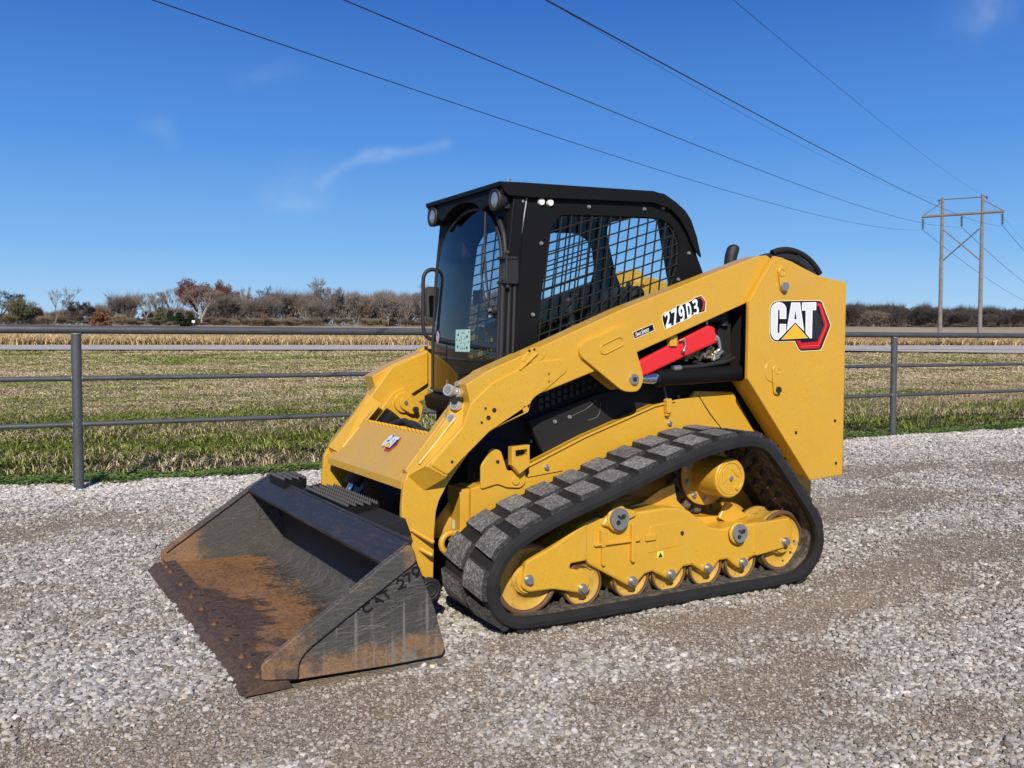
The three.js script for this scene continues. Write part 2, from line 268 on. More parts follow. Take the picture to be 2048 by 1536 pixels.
{
  // grass: blades in tufts, straw and green; nobody could count them
  const R = rng(31);
  const tuft = (n, rad, h0, h1, w, lean) => {
    const P = [], N = [];
    for (let i = 0; i < n; i++) {
      const a = R() * 6.28, r = rad * Math.sqrt(R()), x = r * Math.cos(a), z = r * Math.sin(a), h = mix(h0, h1, R()), t = R() * 6.28, dx = Math.cos(t) * w / 2, dz = Math.sin(t) * w / 2, la = R() * 6.28, l = h * lean * (0.3 + R()), lx = Math.cos(la) * l, lz = Math.sin(la) * l;
      const b0 = [x - dx, -0.02, z - dz], b1 = [x + dx, -0.02, z + dz], m0 = [x - dx * 0.7 + lx * 0.35, h * 0.6, z - dz * 0.7 + lz * 0.35], m1 = [x + dx * 0.7 + lx * 0.35, h * 0.6, z + dz * 0.7 + lz * 0.35], tp = [x + lx, h * (1 - 0.25 * lean), z + lz];
      P.push(...b0, ...b1, ...m0, ...b1, ...m1, ...m0, ...m0, ...m1, ...tp);
    }
    const g = new THREE.BufferGeometry(); g.setAttribute('position', new THREE.Float32BufferAttribute(P, 3)); g.computeVertexNormals();
    const nn = g.attributes.normal; for (let i = 0; i < nn.count; i++) { const v = new THREE.Vector3().fromBufferAttribute(nn, i); if (v.y < 0) v.negate(); v.y += 0.6; v.normalize(); nn.setXYZ(i, v.x, v.y, v.z); }
    return g;
  };
  const mat = new THREE.MeshStandardMaterial({ roughness: 0.85, side: THREE.DoubleSide });
  const fill = (name, label, geo, list) => {
    const m = new THREE.InstancedMesh(geo, mat, list.length), c = new THREE.Color(), M = new THREE.Matrix4(), Q = new THREE.Quaternion(), Y = new THREE.Vector3(0, 1, 0);
    list.forEach(([x, y, z, s, sy, col], i) => { M.compose(new THREE.Vector3(x, y, z), Q.setFromAxisAngle(Y, hash2(i, 7, 3) * 6.28), new THREE.Vector3(s, sy, s)); m.setMatrixAt(i, M); m.setColorAt(i, c.setRGB(...col)); });
    m.castShadow = m.receiveShadow = true; m.name = name; tag(m, label, 'grass', null, 'stuff'); scene.add(m);
  };
  const tone = (gk) => { const k = R(), b = 0.75 + 0.5 * R(); if (R() < gk) return k < 0.5 ? [0.25 * b, 0.33 * b, 0.045 * b] : k < 0.85 ? [0.48 * b, 0.50 * b, 0.11 * b] : [0.12 * b, 0.19 * b, 0.03 * b]; return k < 0.6 ? [0.80 * b, 0.65 * b, 0.41 * b] : k < 0.9 ? [0.64 * b, 0.48 * b, 0.32 * b] : [0.85 * b, 0.77 * b, 0.38 * b]; };
  const long = [], mat_ = [], far = [], weed = [];
  const seen = (x, z) => Math.abs(aside(x, z)) < ahead(x, z) * 0.64 + 1;
  for (let i = 0; i < 320000 && long.length < 30000; i++) {      // standing tufts near the fence
    const u = 8 + 26 * Math.pow(R(), 1.5), v = (R() * 2 - 1) * (u * 0.62 + 1), [x, z] = atView(v, u), s = edgeZ(x) - z; if (s < 0.75 || !seen(x, z) || R() < smooth(5, 14, s) * 0.85) continue;
    const gk = green(x, z), clump = fbm(x * 1.5, z * 1.5, 3, 97); if (s < 1.5 && R() > 0.45 * clump + 0.1) continue;
    const hs = 0.64 * (0.55 + 0.9 * clump) * interp([[0, 0.8], [1.5, 1.0], [5, 0.75], [10, 0.5], [26, 0.32]], s);
    long.push([x, fieldY(x, z), z, 0.9 + 0.5 * R(), hs * (0.7 + 0.6 * R()), tone(clamp(gk * 1.05))]);
  }
  for (let i = 0; i < 200000 && mat_.length < 42000; i++) {      // short mown mat
    const u = 8 + 60 * Math.pow(R(), 1.4), v = (R() * 2 - 1) * (u * 0.62 + 1), [x, z] = atView(v, u), s = edgeZ(x) - z; if (s < 0.6 || roadAt(x, z) > -5.5 || !seen(x, z)) continue;
    const sc = interp([[8, 1], [25, 1.5], [66, 3]], u); mat_.push([x, fieldY(x, z), z, sc * (0.8 + 0.5 * R()), sc * 0.42 * (0.6 + 0.7 * R()), tone(green(x, z) * 0.95)]);
  }
  for (let i = 0; i < 32000; i++) {                               // tall tan grass past the road
    const q = 4.3 + 34 * Math.pow(R(), 1.7), v = -75 + 165 * R(), u = 74.6 + 0.11 * v + q, [x, z] = atView(v, u), b = 0.75 + 0.5 * R(), n = fbm(x * 0.12, z * 0.12, 3, 99);
    const rd = R() < 0.18 * smooth(15, 40, v) ? [0.30 * b, 0.17 * b, 0.085 * b] : [0.84 * b, 0.62 * b, 0.31 * b];
    far.push([x, riseAt(x, z) - 0.05, z, 2.2 + 1.4 * R(), mix(3.3, 1.9, smooth(6, 20, q)) * (0.55 + 0.6 * R()) * (0.7 + 0.6 * n) * mix(1, 0.75, smooth(10, 35, v)), rd]);
  }
  fill('long_grass', 'long green and straw grass growing behind the pipe fence', tuft(20, 0.15, 0.08, 0.26, 0.0075, 0.95), long);
  fill('short_grass', 'short mown brown and green grass covering the field', tuft(24, 0.26, 0.04, 0.10, 0.011, 1.5), mat_);
  fill('tall_dry_grass', 'tall tan dry grass standing along the far side of the road', tuft(20, 0.26, 0.14, 0.30, 0.013, 0.45), far);
  // low broad-leaved green weeds along the gravel edge
  const P = []; for (let i = 0; i < 90; i++) { const a = R() * 6.28, r = 0.15 * Math.sqrt(R()), x = r * Math.cos(a), z = r * Math.sin(a), y = 0.005 + 0.055 * R() * (1 - r * 3), t = R() * 6.28, l = 0.009 + 0.013 * R(), c = Math.cos(t), s = Math.sin(t), dy = (R() - 0.4) * l; P.push(x, y, z, x + c * l - s * l * 0.5, y + dy, z + s * l + c * l * 0.5, x + c * l * 2, y + dy * 1.4, z + s * l * 2, x, y, z, x + c * l * 2, y + dy * 1.4, z + s * l * 2, x + c * l + s * l * 0.5, y + dy, z + s * l - c * l * 0.5); }
  const wg = new THREE.BufferGeometry(); wg.setAttribute('position', new THREE.Float32BufferAttribute(P, 3)); wg.computeVertexNormals(); { const n = wg.attributes.normal; for (let i = 0; i < n.count; i++) if (n.getY(i) < 0) n.setXYZ(i, -n.getX(i), -n.getY(i), -n.getZ(i)); }
  for (let i = 0; i < 60000 && weed.length < 6500; i++) {
    const x = -9 + 26 * R(), s = -0.22 + 1.25 * R(), z = edgeZ(x) - s; if (!seen(x, z)) continue;
    const k = fbm(x * 1.2, z * 2.4, 3, 121) + 0.28 * smooth(0.5, 0.1, Math.abs(s - 0.3)); if (k < 0.52 + 0.25 * smooth(0.55, 1.0, s) + 0.3 * smooth(0, -0.2, s)) continue;
    const b = 0.7 + 0.6 * R(), c = R() < 0.9 ? [0.12 * b, 0.19 * b, 0.035 * b] : [0.30 * b, 0.29 * b, 0.08 * b]; weed.push([x, (s < 0.05 ? Math.max(lotY(x, z), fieldY(x, z)) : fieldY(x, z)) + 0.012, z, 0.8 + 0.7 * R(), 0.8 + 0.6 * R(), c]);
  }
  fill('chickweed', 'low bright green weeds creeping along the gravel edge', wg, weed);
  // flattened straw and dead stems between weeds and grass
  const straw = []; for (let i = 0; i < 60000 && straw.length < 5000; i++) { const x = -9 + 26 * R(), s = 0.45 + 1.4 * R(), z = edgeZ(x) - s; if (!seen(x, z) || fbm(x * 1.4, z * 2, 3, 131) < 0.46) continue; const b = 0.6 + 0.6 * R(); straw.push([x, fieldY(x, z), z, 1.2, 0.35, R() < 0.6 ? [0.42 * b, 0.32 * b, 0.18 * b] : [0.2 * b, 0.13 * b, 0.08 * b]]); }
  fill('dead_grass', 'flattened straw and dead stems lying at the foot of the grass', tuft(14, 0.16, 0.1, 0.2, 0.009, 1.8), straw);
}
// ---------------------------------------------------------------- pipe fence
const M = {};
{
  const steelMap = tex(256, (u, v) => { const a = fbm(u * 40, v * 40, 3, 141, 40), b = fbm(u * 5, v * 5, 3, 142, 5), t = 0.78 + 0.3 * (a - 0.5) + 0.35 * (b - 0.5); return [t, t, t]; });
  M.pipe = new THREE.MeshStandardMaterial({ color: lin(0.115, 0.12, 0.128), map: steelMap, roughness: 0.5, metalness: 0.25 });
  M.weld = new THREE.MeshStandardMaterial({ color: lin(0.35, 0.36, 0.37), roughness: 0.5, metalness: 0.5 });
  const fence = new THREE.Group(); fence.name = 'pipe_fence'; scene.add(fence);
  tag(fence, 'dark grey three rail steel pipe fence standing along the gravel edge behind the track loader', 'fence');
  const A = [-2.249, -4.643], d = [Math.cos(0.043), Math.sin(0.043)], at = (t, y) => [A[0] + d[0] * t, y, A[1] + d[1] * t];
  const step = 10.43 / 2;
  const rail = (y, r) => { for (let k = -3; k < 6; k++) put(fence, 'rail', [rod(at(k * step - (r > 0.03 ? 1.1 : -0.04), y), at((k + 1) * step - (r > 0.03 ? 1.104 : 0.04), y), r, r, 18)], M.pipe); };
  rail(1.416, 0.0375); rail(0.979, 0.0225); rail(0.567, 0.0225);
  for (let k = -3; k < 7; k++) {
    const p = put(fence, 'post', [rod(at(k * step, -0.3), at(k * step, 1.385), 0.0435, 0.0435, 24)], M.pipe);
    const tor = (y, r) => new THREE.TorusGeometry(r, 0.006, 5, 16).rotateX(Math.PI / 2).translate(...at(k * step, y));
put(p, 'weld', [tor(1.378, 0.042)], M.weld);
    for (const y of [0.979, 0.567]) for (const q of [-1, 1]) put(p, 'weld', [new THREE.TorusGeometry(0.024, 0.004, 5, 14).rotateY(Math.PI / 2).translate(...at(k * step + q * 0.043, y))], M.weld);
  }
}
// ---------------------------------------------------------------- wooden H frame and its wires
{
  const woodMap = tex(256, (u, v) => { const a = fbm(u * 30, v * 3, 3, 151, 3), t = 0.7 + 0.7 * (a - 0.5); return [t, t * 0.95, t * 0.9]; });
  const wood = new THREE.MeshStandardMaterial({ color: lin(0.33, 0.31, 0.29), map: woodMap, roughness: 0.95 });
  const woodDark = new THREE.MeshStandardMaterial({ color: lin(0.12, 0.115, 0.115), roughness: 0.9 });
  const glass = new THREE.MeshStandardMaterial({ color: lin(0.06, 0.06, 0.075), roughness: 0.35 });
  const wireM = new THREE.MeshStandardMaterial({ color: lin(0.05, 0.052, 0.056), roughness: 0.6, metalness: 0.3 });
  const pt = (px, py, u) => { const d = new THREE.Vector3((px - 1024) / 1867.3, (768 - py) / 1867.3, -1).applyEuler(camera.rotation); const t = u / (d.x * RZ - d.z * RX); return [EYE.x + d.x * t, EYE.y + d.y * t, EYE.z + d.z * t]; };
  const L = (t) => 86.3 + (83.2 - 86.3) * t;                      // depth along the crossarm, left tip to right tip
  const tower = new THREE.Group(); tower.name = 'transmission_tower'; scene.add(tower);
  tag(tower, 'weathered wooden two pole transmission tower with crossarm beyond the road', 'power pole');
  const uL = 85.6, uR = 84.0;
  put(tower, 'pole', [rod(pt(1879, 700, uL), pt(1885.5, 395, uL), 0.2, 0.125, 12)], wood);
  put(tower, 'pole', [rod(pt(1958.6, 700, uR), pt(1965.8, 389, uR), 0.2, 0.125, 12)], wood);
  put(tower, 'crossarm', [rod(pt(1843.5, 433.5, 86.4), pt(2008.5, 422.3, 83.1), 0.125, 0.125, 8)], wood);
  put(tower, 'tie_bar', [rod(pt(1886, 399, uL), pt(1965, 394, uR), 0.045)], woodDark);
  put(tower, 'cross_brace', [rod(pt(1886.8, 459, uL - 0.14), pt(1959, 519, uR - 0.14), 0.06)], wood);
  put(tower, 'cross_brace', [rod(pt(1959.5, 457, uR + 0.14), pt(1886, 521, uL + 0.14), 0.06)], woodDark);
  put(tower, 'knee_brace', [rod(pt(1884, 404, uL), pt(1847, 431, 86.3), 0.05)], wood);
  put(tower, 'knee_brace', [rod(pt(1967, 400, uR), pt(2006, 420, 83.2), 0.05)], wood);
  for (const [x0, y0, x1, y1, u] of [[1846, 436, 1846, 460, 86.3], [1923.5, 431, 1923.5, 454, 84.7], [2005, 425, 2005, 451, 83.2]]) {
    const a = pt(x0, y0, u), b = pt(x1, y1, u), g = [rod(a, b, 0.025)];
    for (let i = 0; i < 7; i++) { const t = 0.14 + i * 0.12, c = [0, 1, 2].map((q) => mix(a[q], b[q], t)); g.push(new THREE.CylinderGeometry(0.07, 0.13, 0.07, 10).translate(...c)); }
    put(tower, 'insulator', g, glass);
  }
  put(tower, 'bracket', [rod(pt(1879, 401, uL), pt(1884, 399, uL), 0.05), box(-0.06, 0.06, -0.12, 0.12, -0.06, 0.06).translate(...pt(1878.5, 402, uL))], woodDark);
  put(tower, 'bracket', [rod(pt(1968, 393, uR), pt(1974, 393, uR), 0.05), box(-0.06, 0.06, -0.12, 0.12, -0.06, 0.06).translate(...pt(1974, 395, uR))], woodDark);
  // spans: towards the camera side and away to the right; height changes by b*s + c*s*s along the span
  const span = (at, th, sgn, b, c, len, r, label, grp) => {
    const P = []; for (let i = 0; i <= 70; i++) { const s = len * i / 70, v = -sgn * Math.sin(th) * s, u = -sgn * Math.cos(th) * s; P.push(new THREE.Vector3(at[0] + v * RX + u * RZ, at[1] + b * s + c * s * s, at[2] + v * RZ - u * RX)); }
    const m = shade(new THREE.Mesh(new THREE.TubeGeometry(new THREE.CatmullRomCurve3(P), 140, r, 6), wireM));
    m.name = names.wire ? 'power_line_' + String(names.wire).padStart(3, '0') : 'power_line'; names.wire++; tag(m, label, 'wire', grp); scene.add(m);
  };
  const names = { wire: 0 };
  const a30 = Math.PI / 6, a36 = 36 * Math.PI / 180, G = 'wires of the power line';
  const A = pt(1846, 460, 86.3), B = pt(1923.5, 454, 84.7), C = pt(2005, 451, 83.2), D = pt(1968, 391, 84.0), E = pt(1882, 399, 85.6);
  span(A, a30, 1, -0.10725, 0.00046, 150, 0.0085, 'lowest overhead wire, running from the left insulator to the upper left sky', G);
  span(B, a30, 1, -0.10962, 0.0004, 150, 0.0085, 'overhead wire from the middle insulator, second lowest across the sky', G);
  span(C, a30, 1, -0.10881, 0.00028, 150, 0.0085, 'thick overhead wire from the right insulator of the wooden tower', G);
  span(D, a30, 1, -0.10203, 0.00022, 140, 0.006, 'thin overhead wire from the top of the right pole, highest across the sky', G);
  span(E, a30, 1, -0.1209, 0.00054, 140, 0.005, 'thin faint overhead wire from the top of the left pole', G);
  span(A, a36, -1, -0.09, 0.00042, 200, 0.02, 'wire dropping away to the right from the left insulator', G);
  span(B, a36, -1, -0.09, 0.00042, 200, 0.02, 'wire dropping away to the right from the middle insulator', G);
  span(C, a36, -1, -0.09, 0.00042, 200, 0.02, 'wire dropping away to the right from the right insulator', G);
  span(D, a36, -1, -0.08, 0.00035, 200, 0.008, 'thin wire dropping away to the right from the top of the right pole', G);
}
// ---------------------------------------------------------------- trees
{
  const bark = (r, g, b) => new THREE.MeshStandardMaterial({ color: lin(r, g, b), roughness: 1 });
  const T = { brown: bark(0.165, 0.142, 0.124), grey: bark(0.225, 0.197, 0.172), pale: bark(0.38, 0.33, 0.27), dark: bark(0.055, 0.05, 0.045), red: bark(0.15, 0.05, 0.036), olive: bark(0.135, 0.14, 0.065), green: bark(0.035, 0.06, 0.025), orange: bark(0.26, 0.12, 0.055), rust: bark(0.17, 0.075, 0.04), warm: bark(0.235, 0.178, 0.135) };
  const leafM = (c) => { const m = c.clone(); m.side = THREE.DoubleSide; return m; };
  const L = Object.fromEntries(Object.entries(T).map(([k, m]) => [k, leafM(m)]));
  // a bare tree of unit height: trunk and limbs, and a crown of fine twigs
  function bare(seed, { spread = 0.55, forks = 4, first = 0.22, twigs = 2600, up = 0.55, r0 = 0.02, twig = 0.0032, tlen = 0.10, levels = 4, trunks = 1, leaves = 0, leaf = 0.012, low = 0 } = {}) {
    const R = rng(seed), wood = [], tips = [];
    const P = [];
    const limb = (a, b, ra, rb, n) => { wood.push(rod(a, b, ra, rb, n, true)); };
    const grow = (p, dir, len, r, lev) => {
      const q = p.map((v, i) => v + dir[i] * len), n = lev > 2 ? 3 : 5;
      const mid = p.map((v, i) => (v + q[i]) / 2 + (R() - 0.5) * len * 0.12);
      limb(p, mid, r, r * 0.85, n); limb(mid, q, r * 0.85, r * 0.68, n);
      if (lev >= 2) for (let i = 0; i < 3; i++) { const t = R(); tips.push([p.map((v, k) => mix(v, q[k], t)), dir, lev]); }
      if (lev >= levels) { tips.push([q, dir, lev]); return; }
      const m = lev === 0 ? forks : 2 + Math.floor(R() * 2);
      for (let i = 0; i < m; i++) {
        const ph = (i + R() * 0.8) / m * 6.28, th = (lev === 0 ? spread : spread * 0.95) * (0.45 + 0.75 * R());
        const d = new THREE.Vector3(...dir), ax = new THREE.Vector3(Math.cos(ph), 0, Math.sin(ph)); d.addScaledVector(ax, Math.tan(Math.min(1.2, th))).normalize(); d.y += up * 0.35 * (lev > 0 ? 1 : 0.3); d.normalize();
        grow(lev === 0 ? p.map((v, k) => mix(v, q[k], 0.75 + 0.25 * R())) : q, d.toArray(), len * (lev === 0 ? 1.05 : 0.72) * (0.75 + 0.45 * R()), r * 0.62, lev + 1);
      }
    };
    for (let t = 0; t < trunks; t++) { const a = R() * 6.28, s = trunks > 1 ? 0.05 : 0; grow([Math.cos(a) * s, 0, Math.sin(a) * s], new THREE.Vector3(Math.cos(a) * s * 5, 1, Math.sin(a) * s * 5).normalize().toArray(), first * (0.8 + 0.4 * R()), r0 / Math.sqrt(trunks), 0); }
    let top = 0; for (const [q] of tips) top = Math.max(top, q[1]);
    for (let i = 0; i < twigs; i++) {
      const [p, d] = tips[Math.floor(R() * tips.length)];
      const dir = new THREE.Vector3(d[0] * 0.6 + (R() - 0.5) * 1.6, d[1] * 0.6 + (R() - 0.35) * 1.3, d[2] * 0.6 + (R() - 0.5) * 1.6).normalize().multiplyScalar(tlen * (0.35 + R()));
      const s = [p[0] + (R() - 0.5) * 0.03, Math.max(0.02, p[1] + (R() - 0.5) * 0.03), p[2] + (R() - 0.5) * 0.03], w = twig * (0.5 + R());
      const sx = R() - 0.5, sy = R() - 0.5, sz = R() - 0.5, k = w / Math.hypot(sx, sy, sz);
      P.push(s[0] - sx * k, s[1] - sy * k, s[2] - sz * k, s[0] + sx * k, s[1] + sy * k, s[2] + sz * k, s[0] + dir.x, s[1] + dir.y, s[2] + dir.z);
    }
    for (let i = 0; i < leaves; i++) {
      const [p] = tips[Math.floor(R() * tips.length)], c = p.map((v) => v + (R() - 0.5) * tlen * 1.3), a = R() * 6.28, l = leaf * (0.5 + R()), n = new THREE.Vector3(R() - 0.5, R() - 0.5, R() - 0.5).normalize(), t = new THREE.Vector3(Math.cos(a), 0, Math.sin(a)).cross(n).normalize(), b = n.clone().cross(t);
      for (const [x, y] of [[-1, -0.6], [1, -0.5], [0.1, 1]]) P.push(c[0] + (t.x * x + b.x * y) * l, c[1] + (t.y * x + b.y * y) * l, c[2] + (t.z * x + b.z * y) * l);
    }
    for (let i = 0; i < low; i++) { const a = R() * 6.28, r = 0.42 * Math.sqrt(R()), h = 0.26 * R(), l = 0.02; const c = [r * Math.cos(a), h, r * Math.sin(a)]; P.push(c[0] - l * R(), c[1], c[2], c[0] + l * R(), c[1] + l * (R() - 0.5), c[2], c[0], c[1] + l * 2.4 * R(), c[2] + l * (R() - 0.5)); }
    const crown = new THREE.BufferGeometry(); crown.setAttribute('position', new THREE.Float32BufferAttribute(P, 3)); crown.computeVertexNormals();
    const trunk = join(wood), s = 1 / (top * 1.06); trunk.scale(s, s, s); crown.scale(s, s, s);
    crown.computeBoundingBox(); const bb = crown.boundingBox;
    return { trunk, crown, w: (bb.max.x - bb.min.x + bb.max.z - bb.min.z) / 2 };
  }
  // leafy bush or cedar: leaf flakes through an uneven volume
  function leafy(seed, n, shape, size) {
    const R = rng(seed), P = [], lumps = Array.from({ length: 16 }, () => { const h = R(), a = R() * 6.28, r = shape(h) * 0.62 * Math.sqrt(R()); return [r * Math.cos(a), h * 0.86 + 0.05, r * Math.sin(a), 0.10 + 0.16 * shape(h)]; });
    for (let i = 0; i < n; i++) {
      const [lx, ly, lz, lr] = lumps[Math.floor(R() * lumps.length)], d = new THREE.Vector3(R() - 0.5, R() - 0.5, R() - 0.5).normalize().multiplyScalar(lr * Math.pow(R(), 0.4)), c = [lx + d.x, Math.max(0.01, ly + d.y), lz + d.z], l = size * (0.5 + R()), nn = new THREE.Vector3(R() - 0.5, R(), R() - 0.5).normalize(), t = new THREE.Vector3(R() - 0.5, R() - 0.5, R() - 0.5).cross(nn).normalize(), b = nn.clone().cross(t);
      for (const [x, y] of [[-1, -0.6], [1, -0.5], [0.1, 1]]) P.push(c[0] + (t.x * x + b.x * y) * l, c[1] + (t.y * x + b.y * y) * l, c[2] + (t.z * x + b.z * y) * l);
    }
    const crown = new THREE.BufferGeometry(); crown.setAttribute('position', new THREE.Float32BufferAttribute(P, 3)); crown.computeVertexNormals(); crown.computeBoundingBox(); const bb = crown.boundingBox;
    return { trunk: rod([0, -0.05, 0], [0, 0.5, 0], 0.03, 0.015, 6), crown, w: (bb.max.x - bb.min.x + bb.max.z - bb.min.z) / 2 };
  }
  const K = {
    tall: bare(101, { spread: 0.5, forks: 4, first: 0.30, twigs: 4200, r0: 0.022, levels: 5, tlen: 0.075, twig: 0.0030 }),
    oak: bare(102, { spread: 0.72, forks: 5, first: 0.24, twigs: 4200, r0: 0.024, levels: 5, tlen: 0.085, twig: 0.0032 }),
    broad: bare(103, { spread: 0.85, forks: 5, first: 0.16, twigs: 4600, r0: 0.026, levels: 5, tlen: 0.09, twig: 0.0032, trunks: 2 }),
    brush: bare(104, { spread: 0.6, forks: 3, first: 0.10, twigs: 3600, r0: 0.014, levels: 4, tlen: 0.16, twig: 0.0034, trunks: 5, low: 260 }),
    stark: bare(105, { spread: 0.42, forks: 2, first: 0.34, twigs: 900, r0: 0.026, levels: 4, tlen: 0.10, twig: 0.0035, trunks: 2 }),
    leafed: bare(106, { spread: 0.75, forks: 5, first: 0.20, twigs: 1500, r0: 0.022, levels: 4, tlen: 0.12, twig: 0.003, leaves: 6500, leaf: 0.013 }),
    gnarl: bare(107, { spread: 0.7, forks: 4, first: 0.28, twigs: 900, r0: 0.02, levels: 4, tlen: 0.09, twig: 0.003, leaves: 1800, leaf: 0.016 }),
    olive: bare(108, { spread: 0.75, forks: 4, first: 0.14, twigs: 2500, r0: 0.016, levels: 4, tlen: 0.15, twig: 0.004, trunks: 4, leaves: 3000, leaf: 0.014, low: 900 }),
    cedar: leafy(109, 5200, (h) => 0.42 * (1 - h) + 0.10, 0.028), bush: leafy(110, 3600, (h) => 0.55 * Math.sqrt(Math.max(0, 1 - h * h)), 0.04),
  };
  const count = {};
  // px, top and base rows, crown width in the picture and depth give the place and size in metres
  function tree(kind, px, top, width, u, trunkMat, crownMat, label, name = 'bare_tree', cat = 'tree', turn = 0, base = null) {
    const v = (px - 1024) / 1867.3 * u, [x, z] = atView(v, u), y = riseAt(x, z), k = K[kind];
    const hTop = EYE.y + (684.7 - top) / 1867.3 * u, h = Math.max(1, hTop - y), w = width / 1867.3 * u / k.w;
    const g = new THREE.Group(); g.name = name + (count[name] ? '_' + String(count[name]).padStart(3, '0') : ''); count[name] = (count[name] || 0) + 1;
    g.position.set(x, y - 0.1, z); g.rotation.y = turn || px * 0.7; g.scale.set(w, h, w);
    const a = shade(new THREE.Mesh(k.trunk, trunkMat)); a.name = 'trunk'; const b = shade(new THREE.Mesh(k.crown, crownMat)); b.name = 'crown'; g.add(a, b);
    tag(g, label, cat); scene.add(g); return g;
  }
  tree('oak', 2, 578, 100, 212, T.dark, L.dark, 'dark bare tree cut off by the left picture edge beyond the fence');
  tree('olive', 42, 594, 78, 205, T.dark, L.olive, 'olive green bushy tree near the left end of the tree line', 'leafy_tree');
  tree('olive', 72, 612, 46, 208, T.dark, L.dark, 'small dark bushy tree between the olive green tree and the forked bare tree', 'leafy_tree');
  tree('stark', 106, 572, 62, 200, T.grey, L.grey, 'tall forked bare tree with two upright tops near the left', 'bare_tree', 'tree', 0.6);
  tree('gnarl', 150, 599, 52, 222, T.dark, L.dark, 'dark gnarled tree with few leaves right of the forked bare tree', 'sparse_tree');
  tree('gnarl', 180, 603, 36, 226, T.dark, L.dark, 'small dark gnarled tree left of the rust leaved shrub', 'sparse_tree');
  tree('bush', 204, 618, 42, 150, T.rust, L.orange, 'rust brown leaved shrub standing alone behind the fence rail', 'shrub', 'shrub');
  tree('brush', 252, 589, 104, 228, T.brown, L.brown, 'wide dense twiggy brown thicket tree right of the rust leaved shrub');
  tree('oak', 294, 583, 56, 216, T.pale, L.grey, 'pale trunked bare tree right of the dense brown thicket');
  tree('oak', 318, 590, 50, 226, T.grey, L.grey, 'grey bare tree above the left evergreen shrub');
  tree('oak', 348, 573, 66, 238, T.grey, L.grey, 'bare grey tree behind the evergreens, left of the red oak');
  tree('leafed', 396, 561, 96, 232, T.dark, L.red, 'large oak with dark red leaves, tallest red crown of the tree line', 'red_oak');
  tree('leafed', 450, 563, 50, 236, T.dark, L.red, 'narrow oak with dark red leaves right of the large red oak', 'red_oak');
  tree('oak', 404, 568, 94, 205, T.pale, L.warm, 'bare tree with pale trunk and forked limbs in front of the red oak', 'bare_tree', 'tree', 2.1);
  tree('cedar', 320, 612, 22, 200, T.dark, L.olive, 'yellowish green evergreen shrub, leftmost of the evergreens', 'evergreen_shrub', 'shrub');
  tree('cedar', 341, 619, 26, 198, T.dark, L.green, 'dark green evergreen shrub second from the left', 'evergreen_shrub', 'shrub');
  tree('cedar', 362, 624, 34, 190, T.dark, L.green, 'broad dark green evergreen shrub in the middle of the evergreens', 'evergreen_shrub', 'shrub');
  tree('cedar', 382, 627, 30, 192, T.dark, L.green, 'low blue green evergreen shrub beside the pale forked trunk', 'evergreen_shrub', 'shrub');
  tree('brush', 455, 592, 80, 214, T.brown, L.brown, 'brown twiggy tree below the narrow red oak');
  tree('tall', 492, 569, 52, 245, T.grey, L.warm, 'pale hazy bare tree top right of the narrow red oak');
  tree('tall', 538, 567, 40, 232, T.dark, L.dark, 'thin dark bare tree top rising above the brown thicket');
  tree('brush', 512, 598, 78, 212, T.brown, L.brown, 'brown twiggy thicket tree behind the orange sapling');
  tree('gnarl', 528, 622, 15, 195, T.rust, L.orange, 'small orange leaved sapling at the edge of the woods', 'sapling');
  tree('brush', 578, 584, 104, 226, T.brown, L.brown, 'wide dense brown thicket tree left of the tall bare tree');
  tree('tall', 642, 549, 62, 214, T.grey, L.grey, 'tallest bare tree of the tree line with fan shaped crown', 'bare_tree', 'tree', 1.1);
  tree('oak', 668, 572, 66, 224, T.brown, L.grey, 'bare tree directly right of the tallest bare tree');
  tree('brush', 640, 604, 86, 205, T.brown, L.brown, 'low brown thicket tree under the tallest bare tree');
  tree('broad', 712, 580, 74, 216, T.brown, L.grey, 'spreading bare tree with dark limbs left of the many limbed tree');
  tree('broad', 775, 577, 88, 200, T.grey, L.grey, 'many limbed bare tree with light bark left of the cab mirror', 'bare_tree', 'tree', 0.3);
  tree('broad', 742, 590, 60, 224, T.grey, L.grey, 'small bare tree behind the many limbed tree');
  tree('oak', 815, 582, 60, 210, T.grey, L.grey, 'bare tree just left of the cab grab handle');
  tree('tall', 850, 562, 66, 206, T.grey, L.grey, 'tall bare tree behind the cab grab handle', 'bare_tree', 'tree', 2.6);
  tree('oak', 905, 585, 80, 214, T.brown, L.grey, 'bare tree seen through the cab windshield');
  tree('broad', 970, 590, 90, 214, T.brown, L.grey, 'spreading bare tree seen through the far cab window');
  tree('broad', 1745, 619, 66, 260, T.warm, L.warm, 'lone round brown bare tree in front of the far right woods');
  tree('oak', 1694, 606, 44, 300, T.dark, L.dark, 'dark bare tree rising behind the loader rear panel');
  // far woods that read as one mass, and the brush at their foot
  const wood = (name, label, kinds, spots, mat) => kinds.forEach((kk, j) => {
    const list = spots.filter((_, i) => i % kinds.length === j), g = join([K[kk].trunk.clone(), K[kk].crown.clone()]), m = new THREE.InstancedMesh(g, mat, list.length), X = new THREE.Matrix4(), Q = new THREE.Quaternion(), c = new THREE.Color();
    list.forEach(([x, z, w, h, col, a], i) => { X.compose(new THREE.Vector3(x, riseAt(x, z) - 0.1, z), Q.setFromAxisAngle(_up, a), new THREE.Vector3(w / K[kk].w, h, w / K[kk].w)); m.setMatrixAt(i, X); m.setColorAt(i, c.setRGB(...col)); });
    m.castShadow = m.receiveShadow = true; m.name = name + (j ? '_00' + j : ''); tag(m, label, 'woods', name.replaceAll('_', ' '), 'stuff'); scene.add(m);
  });
  const W = new THREE.MeshStandardMaterial({ roughness: 1, side: THREE.DoubleSide }), R = rng(77);
